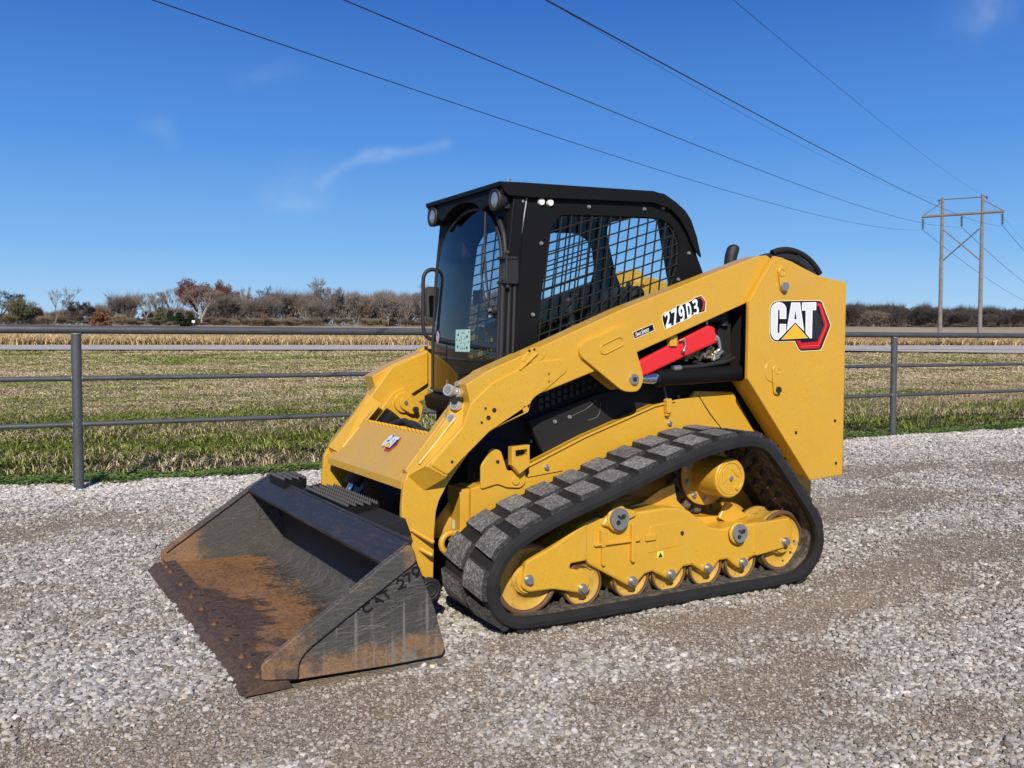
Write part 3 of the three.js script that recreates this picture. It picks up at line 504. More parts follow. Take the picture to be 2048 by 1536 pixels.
  const right = []; for (let i = 0; i < 210; i++) { const px = 1640 + 640 * R(), u = 290 + 130 * R(), [x, z] = atView((px - 1024) / 1867.3 * u, u), b = 0.7 + 0.6 * R(); right.push([x, z, 5.5 + 5 * R(), mix(6.4, 9.4, (u - 290) / 130) * (0.8 + 0.35 * R()) * mix(1.12, 0.97, smooth(1690, 2050, px)), [0.085 * b, 0.072 * b, 0.064 * b], R() * 6]); }
  for (let i = 0; i < 150; i++) { const px = 1640 + 640 * R(), u = 330 + 60 * R(), [x, z] = atView((px - 1024) / 1867.3 * u, u), b = 0.6 + 0.5 * R(); right.push([x, z, 6 + 5 * R(), 3.4 + 2.4 * R(), [0.075 * b, 0.064 * b, 0.056 * b], R() * 6]); }
  wood('far_woods', 'dark leafless woods along the horizon beyond the wooden tower', ['oak', 'brush', 'tall'], right, W);
  const left = []; for (let i = 0; i < 165; i++) { const px = 415 + 620 * R(), u = 215 + 50 * R(), [x, z] = atView((px - 1024) / 1867.3 * u, u), b = 0.75 + 0.5 * R(); left.push([x, z, 5 + 4 * R(), (5.0 + 4 * R()) * interp([[415, 0.75], [560, 0.95], [700, 0.85], [860, 0.95]], px), R() < 0.2 ? [0.195 * b, 0.15 * b, 0.125 * b] : [0.19 * b, 0.168 * b, 0.148 * b], R() * 6]); }
  for (let i = 0; i < 46; i++) { const px = -60 + 480 * R(), u = 235 + 45 * R(), [x, z] = atView((px - 1024) / 1867.3 * u, u), b = 0.75 + 0.5 * R(); left.push([x, z, 4 + 4 * R(), 3.0 + 2.6 * R(), [0.19 * b, 0.16 * b, 0.13 * b], R() * 6]); }
  for (let i = 0; i < 60; i++) { const px = 1035 + 620 * R(), u = 225 + 60 * R(), [x, z] = atView((px - 1024) / 1867.3 * u, u), b = 0.75 + 0.5 * R(); left.push([x, z, 6 + 4 * R(), 5 + 4 * R(), [0.17 * b, 0.14 * b, 0.115 * b], R() * 6]); }
  wood('leafless_woods', 'dense leafless brown woods behind the single trees of the left tree line', ['brush', 'oak', 'brush'], left, W);
  const low = []; for (let i = 0; i < 300; i++) { const px = -80 + 1150 * R(), u = 196 + 30 * R(), [x, z] = atView((px - 1024) / 1867.3 * u, u), b = 0.6 + 0.7 * R(), t = R(); low.push([x, z, 2 + 3 * R(), (0.6 + 1.2 * R()) * (px < 250 ? 1.3 : 1), t < 0.45 ? [0.24 * b, 0.19 * b, 0.125 * b] : t < 0.6 ? [0.16 * b, 0.115 * b, 0.09 * b] : [0.12 * b, 0.1 * b, 0.075 * b], R() * 6]); }
  for (let i = 0; i < 120; i++) { const px = 1650 + 640 * R(), u = 270 + 25 * R(), [x, z] = atView((px - 1024) / 1867.3 * u, u), b = 0.6 + 0.7 * R(); low.push([x, z, 2 + 3 * R(), 0.5 + 1.0 * R(), [0.17 * b, 0.13 * b, 0.10 * b], R() * 6]); }
  wood('brush_fringe', 'low brown brush and dead weeds along the foot of the tree lines', ['brush'], low, W);
  // small white sign at the foot of the evergreens
  const u = 188, [x, z] = atView((388 - 1024) / 1867.3 * u, u), y = riseAt(x, z), s = new THREE.Group(); s.name = 'sign'; s.position.set(x, y, z); s.rotation.y = -YAW; scene.add(s);
  tag(s, 'small white sign on a post beside the pale forked tree trunk', 'sign');
  put(s, 'post', [box(-0.05, 0.05, 0, 0.9, -0.05, 0.05)], T.grey); put(s, 'panel', [box(-0.3, 0.3, 0.7, 1.2, 0.052, 0.09)], new THREE.MeshStandardMaterial({ color: lin(0.75, 0.75, 0.73), roughness: 0.6 }));
}
// ---------------------------------------------------------------- materials of the track loader
{
  const paint = tex(1024, (u, v) => { const a = fbm(u * 5, v * 5, 5, 201, 5), b = fbm(u * 60, v * 60, 2, 202, 60), d = smooth(0.52, 0.8, fbm(u * 9, v * 9, 4, 203, 9) + 0.12 * (b - 0.5)), chip = smooth(0.83, 0.88, vnoise(u * 170, v * 170, 204, 170)) * smooth(0.55, 0.7, a), ln = smooth(0.965, 1, 1 - Math.abs(2 * vnoise(u * 22 + v * 3, v * 4, 207) - 1)) * smooth(0.6, 0.72, fbm(u * 7, v * 7, 2, 208, 7)), t = 0.94 + 0.10 * (a - 0.5) + 0.05 * (b - 0.5), k = 0.30 * d; const c = [t, t * (0.995 + 0.03 * (a - 0.5)), t * (0.97 + 0.3 * (0.5 - a))]; return [mix(mix(c[0], 0.86, k), 0.6, chip * 0.5) + 0.05 * ln, mix(mix(c[1], 0.96, k), 0.55, chip * 0.5) + 0.06 * ln, Math.min(1, mix(mix(c[2] * 0.5, 0.95, k), 0.6, chip * 0.5) + 0.3 * ln)]; });
  const paintR = tex(512, (u, v) => 0.5 + 0.5 * (fbm(u * 8, v * 8, 4, 205, 8) - 0.5) + 0.25 * (vnoise(u * 90, v * 90, 206, 90) - 0.5), false, 1);
  M.yellow = new THREE.MeshPhysicalMaterial({ color: lin(0.68, 0.385, 0.072), map: paint, roughness: 0.62, roughnessMap: paintR, clearcoat: 0.2, clearcoatRoughness: 0.35 });
  M.yellowDirty = new THREE.MeshStandardMaterial({ color: lin(0.56, 0.335, 0.05), map: tex(512, (u, v) => { const a = fbm(u * 9, v * 9, 5, 211, 9), d = smooth(0.5, 0.75, a), f = smooth(0.62, 0.8, fbm(u * 40, v * 40, 3, 213, 40)); return [mix(1, 0.62, Math.max(d * 0.8, f)), mix(1, 0.72, Math.max(d * 0.8, f)), mix(1, 1.0, d)]; }), roughness: 0.7 });
  M.black = new THREE.MeshPhysicalMaterial({ color: lin(0.0055, 0.0055, 0.006), roughness: 0.62, specularIntensity: 0.45 });
  M.blackMatt = new THREE.MeshStandardMaterial({ color: lin(0.008, 0.008, 0.0085), roughness: 0.85 });
  M.tooth = new THREE.MeshStandardMaterial({ color: lin(0.075, 0.072, 0.068), roughness: 0.5, metalness: 0.4 });
  M.mirror = new THREE.MeshStandardMaterial({ color: lin(0.05, 0.049, 0.046), roughness: 0.75 });
  M.plated = new THREE.MeshStandardMaterial({ color: lin(0.62, 0.60, 0.55), roughness: 0.38, metalness: 0.45 });
  M.plastic = new THREE.MeshStandardMaterial({ color: lin(0.018, 0.018, 0.019), roughness: 0.6 });
  M.seat = new THREE.MeshStandardMaterial({ color: lin(0.022, 0.023, 0.025), roughness: 0.85 });
  M.red = new THREE.MeshPhysicalMaterial({ color: lin(0.74, 0.022, 0.025), roughness: 0.45, clearcoat: 0.3, clearcoatRoughness: 0.3 });
  M.steel = new THREE.MeshStandardMaterial({ color: lin(0.5, 0.49, 0.47), roughness: 0.42, metalness: 0.85 });
  M.chrome = new THREE.MeshStandardMaterial({ color: lin(0.78, 0.78, 0.78), roughness: 0.16, metalness: 1 });
  M.zinc = new THREE.MeshStandardMaterial({ color: lin(0.36, 0.37, 0.37), roughness: 0.55, metalness: 0.5, map: tex(128, (u, v) => { const t = 0.8 + 0.5 * (fbm(u * 9, v * 9, 4, 221, 9) - 0.5); return [t, t, t]; }) });
  M.brass = new THREE.MeshStandardMaterial({ color: lin(0.5, 0.36, 0.16), roughness: 0.4, metalness: 0.8 });
  M.hole = new THREE.MeshStandardMaterial({ color: lin(0.02, 0.016, 0.012), roughness: 0.9 });
  M.bead = new THREE.MeshStandardMaterial({ color: lin(0.78, 0.55, 0.17), roughness: 0.55, bumpMap: tex(64, (u, v) => 0.5 + 0.5 * Math.sin(v * 6.28 * 8), false, 1), bumpScale: 0.003 });
  M.glass = new THREE.MeshPhysicalMaterial({ color: lin(0.56, 0.59, 0.63), transmission: 1, thickness: 0, roughness: 0.03, ior: 1.5 });
  M.white = new THREE.MeshStandardMaterial({ color: lin(0.8, 0.8, 0.78), roughness: 0.5 });
  M.lens = new THREE.MeshPhysicalMaterial({ color: lin(0.6, 0.61, 0.62), roughness: 0.3, metalness: 0.6, map: tex(64, (u, v) => { const t = 0.5 + 0.5 * vnoise(u * 6, v * 6, 7, 6); return [t, t, t]; }), clearcoat: 1, clearcoatRoughness: 0.05 });
  // rubber: dark carcass, and lug tops scuffed grey with grit
  M.rubber = new THREE.MeshStandardMaterial({ color: lin(0.015, 0.015, 0.0155), roughness: 0.8, map: tex(256, (u, v) => { const t = 0.75 + 0.9 * (fbm(u * 14, v * 14, 4, 231, 14) - 0.4); return [t, t * 0.98, t * 0.95]; }), bumpMap: tex(256, (u, v) => fbm(u * 24, v * 24, 3, 233, 24), false, 1), bumpScale: 0.003 });
  const scuff = (u, v) => { const a = fbm(u * 10, v * 10, 4, 241, 10), b = vnoise(u * 70 + 9 * a, v * 26, 242, 0), c = fbm(u * 50, v * 50, 3, 243, 50); return clamp(0.30 * a + 0.55 * smooth(0.42, 0.75, c) + 0.45 * smooth(0.7, 0.95, b)); };
  M.lug = new THREE.MeshStandardMaterial({ color: lin(1, 1, 1), vertexColors: true, roughness: 0.85, map: tex(512, (u, v) => { const t = 0.22 + 0.95 * scuff(u, v); return [t, t * 0.99, t * 0.97]; }), bumpMap: tex(512, scuff, false, 1), bumpScale: 0.004 });
  M.treadDust = new THREE.MeshStandardMaterial({ color: lin(0.16, 0.145, 0.12), map: M.lug.map, roughness: 0.95 });
  M.tread = new THREE.MeshStandardMaterial({ color: lin(0.05, 0.045, 0.04), roughness: 0.9 });
  // worn bucket steel: black paint, polished scratches, rust; u, v in metres divided by the size of the sheet
  const scratches = (seed, n, ang, spread, len) => {              // thin straight and slightly bent scratches
    const R = rng(seed), m = new Float32Array(1024 * 1024);
    for (let i = 0; i < n; i++) {
      let x = R() * 1024, y = R() * 1024, a = ang + (R() - 0.5) * spread * (R() < 0.2 ? 3 : 1); const L = len * (0.2 + R() * R() * 1.6), k = 0.2 + 0.8 * R() * R(), bend = (R() - 0.5) * 0.006, w = R() < 0.35 ? 2 : R() < 0.08 ? 3 : 1;
      for (let t = 0; t < L; t++) { x += Math.cos(a); y += Math.sin(a); a += bend; const ix = Math.floor(x), iy = Math.floor(y); for (let q = 0; q < w; q++) if (ix >= 0 && ix < 1024 && iy + q >= 0 && iy + q < 1024) { const j = (iy + q) * 1024 + ix; m[j] = Math.max(m[j], k * Math.sin(Math.PI * (t + 1) / (L + 1))); } }
    }
    return m;
  };
  const worn = (seed, f, paintC, [n_, ang, spread, len] = [900, 0, 0.5, 120]) => { const mask = scratches(seed, n_, ang, spread, len); return tex(1024, (u, v) => {
    const n = fbm(u * 7, v * 7, 5, seed), fine = fbm(u * 120, v * 120, 2, seed + 3), st = f(u, v), r = smooth(0.28, 0.72, st.rust + (n - 0.5) * 0.8 + (fine - 0.5) * 0.35);
const sc = st.scr ? clamp(mask[Math.min(1023, Math.floor(v * 1024)) * 1024 + Math.min(1023, Math.floor(u * 1024))] * st.scr * 1.7) : 0;
    const tone = 0.72 + 0.7 * (fine - 0.5) + 0.5 * (n - 0.5), orange = smooth(0.40, 0.62, fbm(u * 11 + 3, v * 11, 4, seed + 9) + st.orange);
    const rust = [mix(0.10, 0.30, orange), mix(0.056, 0.152, orange), mix(0.034, 0.058, orange)], dust = st.dust || 0;
    return [0, 1, 2].map((q) => { let c = mix(paintC[q], rust[q] * tone, r); c = mix(c, [0.36, 0.33, 0.275][q], sc * (r > 0.5 ? 0.4 : 0.85)); c = mix(c, [0.2, 0.185, 0.16][q], dust * (0.4 + fine * 0.6)); return c * 2; });
  }); };
  const W = (map, s = 1, rough = 0.72) => new THREE.MeshPhysicalMaterial({ color: lin(0.5, 0.5, 0.5), map, roughness: rough, specularIntensity: 0.6 });
  // sheet runs across the width (u) and from cutting edge to the top of the back (v)
  M.shell = W(worn(301, (u, v) => { const x = u, front = smooth(0.72, 0.16, v + 0.22 * (fbm(u * 34, v * 2.2, 3, 305) - 0.5) + 0.16 * (fbm(u * 4, v * 3, 3, 306) - 0.5)), dark = Math.exp(-(((u - 0.56 + 0.10 * (fbm(u * 30, v * 2, 3, 307) - 0.5)) / 0.19) ** 2) - ((v - 0.12 + 0.2 * (fbm(u * 40, v * 2, 2, 308) - 0.5)) / 0.17) ** 2); return { rust: front * 0.95, orange: 0.10 + 0.35 * (fbm(u * 60, v * 2.5, 3, 309) - 0.5) - dark * 0.6 + 0.22 * Math.exp(-(((v - 0.33) / 0.16) ** 2)), scr: smooth(0.80, 0.45, v) * 0.95, fx: 130, fy: 22, dust: 0.42 * smooth(0.40, 0.58, v) * smooth(0.80, 0.62, v) }; }, [0.02, 0.021, 0.024], [2600, 1.57, 0.7, 150]));
  M.lip = W(worn(311, (u, v) => ({ rust: 0.12 + 0.42 * smooth(0.25, 0, v), orange: 0.0, scr: 0.35, fx: 160, fy: 12, dust: 0.1 }), [0.017, 0.018, 0.023], [700, 1.3, 0.9, 200]), 1, 0.5);
  M.side = W(worn(321, (u, v) => ({ rust: smooth(0.40, 0.05, v + 0.20 * (fbm(u * 6, 1, 3, 7) - 0.5)) * 0.95 + 0.1 * smooth(0.4, 0, u), orange: 0.10 + 0.2 * smooth(0.25, 0, v), scr: 0.9, fx: 40, fy: 110, dust: 0.12 + 0.25 * (1 - v) + 0.8 * smooth(0.62, 0.9, vnoise(u * 60, v * 2.5, 328)) * smooth(0.75, 0.4, v) }), [0.023, 0.025, 0.029], [1500, 0.25, 0.5, 170]));
  M.sideIn = W(worn(331, (u, v) => ({ rust: smooth(0.45, 0.1, u) * smooth(0.9, 0.3, v) * 0.9, orange: 0.25, scr: 0.7, fx: 60, fy: 60, dust: 0.4 }), [0.024, 0.026, 0.027], [800, 0.4, 0.9, 120]));
  M.cutter = W(worn(341, (u, v) => ({ rust: 0.30 + 0.55 * Math.max(smooth(0.5, 0.05, u), smooth(0.85, 1, u)), orange: 0.0, scr: 0.8, fx: 30, fy: 70, dust: 0.3 }), [0.03, 0.034, 0.036], [900, 0.2, 0.7, 130]));
  M.edge = W(worn(351, (u, v) => ({ rust: 0.95, orange: -0.28, scr: 0.55, fx: 60, fy: 60, dust: 0.15 }), [0.03, 0.03, 0.03], [1200, 1.57, 0.8, 90]), 1, 0.8);
  M.boltRust = new THREE.MeshStandardMaterial({ color: lin(0.16, 0.085, 0.05), roughness: 0.7, metalness: 0.3 });
}
function unitUV(m, ax, ay, x0, x1, y0, y1) {               // spread uv 0..1 over two axes of a mesh
  const p = m.geometry.attributes.position, u = m.geometry.attributes.uv; const g = (i, a) => (a === 'x' ? p.getX(i) : a === 'y' ? p.getY(i) : p.getZ(i));
  for (let i = 0; i < p.count; i++) u.setXY(i, (g(i, ax) - x0) / (x1 - x0), (g(i, ay) - y0) / (y1 - y0)); return m;
}
// outlines of the emblem in the units of its artwork (x right, y down)
const GLYPH = {
  C: [[640, 595], [490, 595], [492, 400], [480, 365], [460, 350], [440, 368], [432, 410], [420, 935], [428, 975], [450, 990], [475, 978], [488, 940], [492, 745], [635, 745], [630, 940], [470, 1110], [440, 1140], [400, 1145], [340, 1120], [292, 1040], [270, 950], [272, 600], [282, 340], [312, 268], [375, 208], [460, 185], [545, 205], [612, 265], [640, 340]],
  A: [[780, 200], [990, 200], [1090, 900], [875, 685], [665, 900]], a: [[878, 400], [905, 610], [850, 610]],
  T: [[1055, 200], [1410, 190], [1405, 375], [1310, 378], [1295, 1100], [1255, 1100], [1145, 970], [1150, 382], [1055, 385]],
  V: [[875, 735], [1195, 1100], [525, 1135]],
  base: [[235, 330], [262, 250], [300, 195], [370, 150], [470, 135], [1440, 128], [1530, 138], [1580, 180], [1600, 220], [1795, 720], [1808, 775], [1790, 840], [1580, 1350], [1545, 1400], [1490, 1430], [1015, 1455], [960, 1420], [925, 1360], [850, 1200], [400, 1212], [320, 1190], [260, 1130], [232, 1050], [222, 950]],
  core: [[255, 335], [285, 250], [330, 195], [400, 168], [480, 155], [1440, 148], [1525, 158], [1562, 195], [1775, 730], [1785, 775], [1765, 840], [1560, 1340], [1520, 1390], [1470, 1408], [1020, 1430], [980, 1400], [945, 1340], [868, 1175], [400, 1190], [330, 1165], [280, 1110], [252, 1040], [245, 950]],
  red: [[1435, 205], [1520, 198], [1555, 240], [1745, 772], [1500, 1345], [1460, 1368], [1010, 1385], [975, 1340], [905, 1165], [1000, 1165], [1030, 1225], [1440, 1195], [1622, 775], [1490, 285], [1435, 285]],
};
// ---------------------------------------------------------------- compact track loader (front towards -x, its left side towards +z)
const loader = new THREE.Group(); loader.name = 'compact_track_loader'; scene.add(loader);
tag(loader, 'yellow and black compact track loader with rusty bucket resting on the gravel', 'track loader');
const bolt = (parent, x, y, z, r = 0.018, mat = M.steel, name = 'bolt') => put(parent, name, [new THREE.CylinderGeometry(r * 1.35, r * 1.35, 0.006, 16).rotateX(Math.PI / 2).translate(x, y, z + 0.003), new THREE.CylinderGeometry(r, r, r * 0.9, 6).rotateX(Math.PI / 2).translate(x, y, z + 0.006 + r * 0.45)], mat);
const hole = (parent, x, y, z, r) => put(parent, 'hole', [new THREE.CylinderGeometry(r, r, 0.004, 14).rotateX(Math.PI / 2).translate(x, y, z)], M.hole);
const mir = (pts, side) => pts;                            // the outline is the same on both sides, only z changes sign
const both = (f) => { f(1); f(-1); };

// ---- undercarriage
const PATH = (() => {
  const pts = [[0.47, 0.817], [0.277, 0.806], [0.015, 0.748], [-0.316, 0.645], [-0.647, 0.545], [-0.86, 0.47], [-0.985, 0.405], [-1.052, 0.33], [-1.085, 0.24], [-1.075, 0.145], [-1.03, 0.075], [-0.95, 0.032], [-0.82, 0.020], [-0.4, 0.018], [0, 0.018], [0.4, 0.018], [0.72, 0.020], [0.85, 0.036], [0.945, 0.10], [0.99, 0.19], [0.985, 0.30], [0.93, 0.40], [0.83, 0.52], [0.74, 0.625], [0.64, 0.735], [0.565, 0.79]];
  const c = new THREE.CatmullRomCurve3(pts.map((p) => new THREE.Vector3(p[0], p[1], 0)), true, 'centripetal'), N = 336, out = [];
  const sp = c.getSpacedPoints(N); const L = c.getLength();
  for (let i = 0; i < N; i++) { const a = sp[(i + N - 1) % N], b = sp[(i + 1) % N], t = b.clone().sub(a).normalize(); out.push([sp[i].x, sp[i].y, t.y, -t.x]); }
  let area = 0; for (let i = 0; i < N; i++) area += sp[i].x * sp[i + 1].y - sp[i + 1].x * sp[i].y;
  if (area < 0) for (const o of out) { o[2] *= -1; o[3] *= -1; }
  return { N, L, at: (s) => { const f = ((s / L * N) % N + N) % N, i = Math.floor(f), t = f - i, a = out[i], b = out[(i + 1) % N]; return a.map((v, k) => mix(v, b[k], t)); } };
})();
function beltGeo(z0, z1) {                                  // section swept round the path: flat outside, raised lip inside at both edges
  const w = z1 - z0, sec = [[z0, 0.0], [z0 + 0.012, 0.008], [z1 - 0.012, 0.008], [z1, 0.0], [z1 + 0.004, -0.022], [z1, -0.047], [z1 - 0.018, -0.050], [z1 - 0.06, -0.030], [z0 + 0.06, -0.030], [z0 + 0.018, -0.050], [z0, -0.047]];
  const P = [], I = [], n = PATH.N, m = sec.length;
  for (let i = 0; i < n; i++) { const [x, y, nx, ny] = PATH.at(i / n * PATH.L); for (const [z, h] of sec) P.push(x + nx * h, y + ny * h, z); }
  for (let i = 0; i < n; i++) for (let j = 0; j < m; j++) { const a = i * m + j, b = i * m + (j + 1) % m, c = ((i + 1) % n) * m + j, d = ((i + 1) % n) * m + (j + 1) % m; I.push(a, b, c, b, d, c); }
  const g = new THREE.BufferGeometry(); g.setAttribute('position', new THREE.Float32BufferAttribute(P, 3)); g.setIndex(I); const f = g.toNonIndexed(); f.computeVertexNormals(); return f;
}
function lugGeo(s0, len, z0, z1, h, seed) {                 // one tread block bent along the path
  const R = rng(seed), P = [], C = [], nS = 5, top = [], bot = [];
  const skew = 0.012;
  for (let i = 0; i <= nS; i++) { const t = i / nS; for (let k = 0; k < 2; k++) { const z = k ? z1 : z0, sk = (k ? 1 : -1) * skew; const e = 0.010; const sB = s0 + len * t + sk, sT = s0 + e + (len - 2 * e) * t + sk; const zT = z + (k ? -e : e); const hh = h * (0.92 + 0.14 * R()); const b = PATH.at(sB), q = PATH.at(sT); bot.push([b[0] - b[2] * 0.003, b[1] - b[3] * 0.003, z]); top.push([q[0] + q[2] * hh, q[1] + q[3] * hh, zT]); } }
  const quad = (a, b, c, d, col) => { for (const v of [a, b, c, a, c, d]) { P.push(...v); C.push(col, col, col); } };
  const g0 = 0.24 + 0.17 * R(), sd = 0.06;
  for (let i = 0; i < nS; i++) { const a = i * 2; quad(top[a], top[a + 1], top[a + 3], top[a + 2], g0); quad(bot[a + 1], bot[a + 3], top[a + 3], top[a + 1], sd); quad(bot[a + 2], bot[a], top[a], top[a + 2], sd); }
  quad(bot[0], bot[1], top[1], top[0], sd); const e = nS * 2; quad(bot[e + 1], bot[e], top[e], top[e + 1], sd);
  const g = new THREE.BufferGeometry(); g.setAttribute('position', new THREE.Float32BufferAttribute(P, 3)); g.setAttribute('color', new THREE.Float32BufferAttribute(C, 3)); g.computeVertexNormals();
  const p = g.attributes.position, n = g.attributes.normal, uv = new Float32Array(p.count * 2);
  for (let i = 0; i < p.count; i++) { const ax = Math.abs(n.getX(i)), ay = Math.abs(n.getY(i)), az = Math.abs(n.getZ(i)); const o = seed * 0.137; if (az > ax && az > ay) { uv[2 * i] = p.getX(i) * 2.6 + o; uv[2 * i + 1] = p.getY(i) * 2.6; } else if (ax > ay) { uv[2 * i] = p.getZ(i) * 2.6 + o; uv[2 * i + 1] = p.getY(i) * 2.6; } else { uv[2 * i] = p.getX(i) * 2.6 + o; uv[2 * i + 1] = p.getZ(i) * 2.6; } }
  g.setAttribute('uv', new THREE.BufferAttribute(uv, 2)); return g;
}
const wheel = (x, y, z0, z1, r, hub) => { const pr = [[0.001, 0], [hub, 0], [hub, -0.03], [r * 0.80, -0.035], [r * 0.86, -0.012], [r, -0.012], [r, -0.05], [r * 0.9, -0.055], [r * 0.9, -(z1 - z0) + 0.055], [r, -(z1 - z0) + 0.05], [r, -(z1 - z0)], [0.001, -(z1 - z0)]]; return new THREE.LatheGeometry(pr.map((p) => new THREE.Vector2(p[0], p[1])), 40).rotateX(Math.PI / 2).translate(x, y, z1); };
both((s) => {
  const t = group(loader, 'track'), z = (a) => s * a, far = s < 0;
  const belt = put(t, 'belt', [beltGeo(far ? -0.98 : 0.53, far ? -0.53 : 0.98)], M.rubber);
  const n = 28, pitch = PATH.L / n; let id = 1;
  for (let k = 0; k < n; k++) for (const [c, a, b, off] of [[0, 0.762, 0.966, 0.08], [1, 0.538, 0.748, 0.08 + pitch / 2]]) {
    const g = lugGeo(off + k * pitch, pitch * 0.79, far ? -b : a, far ? -a : b, 0.03, id++); const m = shade(new THREE.Mesh(g, M.lug)); m.name = 'tread_block'; t.add(m);
  }
  { const P = [], I = [], n = PATH.N; for (let i = 0; i < n; i++) { const [x, y, nx, ny] = PATH.at(i / n * PATH.L); for (const zz of [0.595, 0.915]) P.push(x - nx * 0.0315, y - ny * 0.0315, z(zz)); } for (let i = 0; i < n; i++) { const b = i * 2, c = ((i + 1) % n) * 2; I.push(b, b + 1, c, b + 1, c + 1, c); } const g = new THREE.BufferGeometry(); g.setAttribute('position', new THREE.Float32BufferAttribute(P, 3)); g.setIndex(I); const f = g.toNonIndexed(); f.computeVertexNormals(); put(t, 'inner_surface', [f], M.treadDust); }
  // drive lugs inside the belt: many small dark stubs
  const st = []; for (let k = 0; k < 56; k++) { const [x, y, nx, ny] = PATH.at(k / 56 * PATH.L); for (const zz of [0.69, 0.80]) st.push(new THREE.ConeGeometry(0.022, 0.05, 5).applyQuaternion(new THREE.Quaternion().setFromUnitVectors(_up, new THREE.Vector3(-nx, -ny, 0))).translate(x - nx * 0.055, y - ny * 0.055, z(zz))); }
  put(t, 'drive_lugs', st, M.tread).userData.kind = 'stuff';
  const f = group(loader, 'track_frame');
  const O = [[-0.551, 0.428], [-0.506, 0.447], [-0.43, 0.462], [-0.36, 0.455], [-0.245, 0.468], [-0.031, 0.475], [0.06, 0.468], [0.138, 0.443], [0.215, 0.385], [0.28, 0.347], [0.362, 0.329], [0.429, 0.337], [0.62, 0.340], [0.63, 0.165], [0.56, 0.150], [0.537, 0.118], [0.487, 0.104], [0.455, 0.12], [0.40, 0.162], [0.345, 0.162], [0.30, 0.118], [0.262, 0.104], [0.23, 0.118], [0.16, 0.160], [0.10, 0.158], [0.055, 0.115], [0.015, 0.104], [-0.02, 0.118], [-0.10, 0.158], [-0.145, 0.15], [-0.195, 0.112], [-0.225, 0.104], [-0.255, 0.108], [-0.33, 0.15], [-0.483, 0.238], [-0.513, 0.279]];
  const body = put(f, 'side_frame', [plate(O, z(0.70), z(0.868), { bevel: 0.012, seg: 2 })], M.yellow);
  put(f, 'front_arm', [plate(round([[-0.838, 0.296], [-0.697, 0.348], [-0.558, 0.42], [-0.50, 0.44], [-0.50, 0.262], [-0.594, 0.258], [-0.60, 0.235], [-0.53, 0.216], [-0.485, 0.19], [-0.482, 0.14], [-0.525, 0.106], [-0.60, 0.125], [-0.689, 0.148], [-0.826, 0.152], [-0.862, 0.178]], 0.015), z(0.74), z(0.875), { bevel: 0.008, seg: 2 })], M.yellow);
  put(f, 'rear_arm', [plate(round([[0.575, 0.335], [0.845, 0.343], [0.873, 0.275], [0.838, 0.185], [0.60, 0.158], [0.575, 0.18]], 0.012), z(0.76), z(0.872), { bevel: 0.006, seg: 2 })], M.yellow);
  put(f, 'top_rail', [plate([[-0.55, 0.47], [-0.19, 0.488], [0.06, 0.49], [0.20, 0.42], [0.30, 0.37], [0.62, 0.355], [0.62, 0.3], [-0.55, 0.35]], z(0.58), z(0.72), { bevel: 0.006 })], M.yellow);
  put(f, 'sprocket_guard', [plate(round([[-0.20, 0.47], [-0.08, 0.49], [0.025, 0.545], [0.125, 0.572], [0.145, 0.48], [0.21, 0.425], [0.24, 0.38], [-0.15, 0.44]], 0.01), z(0.735), z(0.76))], M.yellow);
  put(f, 'sprocket_guard', [plate(round([[0.44, 0.36], [0.50, 0.45], [0.66, 0.348], [0.5, 0.33]], 0.008), z(0.735), z(0.755))], M.yellow);
  put(f, 'rib', [plate(obround(-0.415, 0.33, -0.415, 0.40, 0.012, 4), z(0.866), z(0.892))], M.yellow);
  put(f, 'rib', [plate(obround(-0.408, 0.235, -0.408, 0.325, 0.010, 4), z(0.866), z(0.886))], M.yellow);
  put(f, 'rib', [plate(obround(-0.232, 0.235, -0.232, 0.41, 0.012, 4), z(0.866), z(0.890))], M.yellow);
  put(f, 'ledge', [box(-0.46, -0.185, 0.325, 0.338, z(0.866), z(0.884))], M.yellow);
  put(f, 'clamp_plate', [box(-0.15, -0.085, 0.318, 0.350, z(0.866), z(0.882))], M.yellow);
  put(f, 'grease_cover', [plate(round([[-0.13, 0.255], [0.085, 0.275], [0.09, 0.40], [-0.12, 0.39]], 0.012), z(0.866), z(0.8705))], M.yellow);
  hole(f, 0.086, 0.335, z(0.872), 0.011);
  put(f, 'warning_label', [box(-0.072, -0.032, 0.222, 0.256, z(0.8675), z(0.8695), 0)], new THREE.MeshStandardMaterial({ color: lin(0.75, 0.72, 0.1), roughness: 0.6 }));
  put(f, 'warning_mark', [plate([[-0.066, 0.226], [-0.038, 0.226], [-0.052, 0.250]], z(0.8697), z(0.8707), { bevel: 0 }), ], M.blackMatt);
  // torsion axle caps
  put(f, 'axle_bracket', [plate(round([[-0.425, 0.425], [-0.37, 0.495], [-0.345, 0.513], [-0.31, 0.505], [-0.27, 0.492], [-0.215, 0.478], [-0.215, 0.452], [-0.29, 0.43], [-0.33, 0.40], [-0.365, 0.405]], 0.02), z(0.80), z(0.888), { bevel: 0.008 })], M.yellow);
  for (const [x, y, r] of [[-0.331, 0.452, 0.053], [0.452, 0.302, 0.048]]) {
    const c = put(f, 'axle_cap', [new THREE.CylinderGeometry(r, r, 0.022, 32).rotateX(Math.PI / 2).translate(x, y, z(0.899))], M.zinc);
    for (const [dx, dy] of [[-0.012, -0.016], [0.018, 0.012]]) put(c, 'cap_hole', [new THREE.CylinderGeometry(0.012, 0.012, 0.004, 14).rotateX(Math.PI / 2).translate(x + dx, y + dy, z(0.911))], M.hole);
    put(c, 'cap_slot', [plate(obround(x - 0.012, y + 0.016, x + 0.006, y + 0.002, 0.006, 4), z(0.9095), z(0.9125), { bevel: 0 })], M.hole);
    put(f, 'cap_ring', [new THREE.TorusGeometry(r * 1.04, 0.010, 8, 32).translate(x, y, z(0.886))], M.yellow);
  }
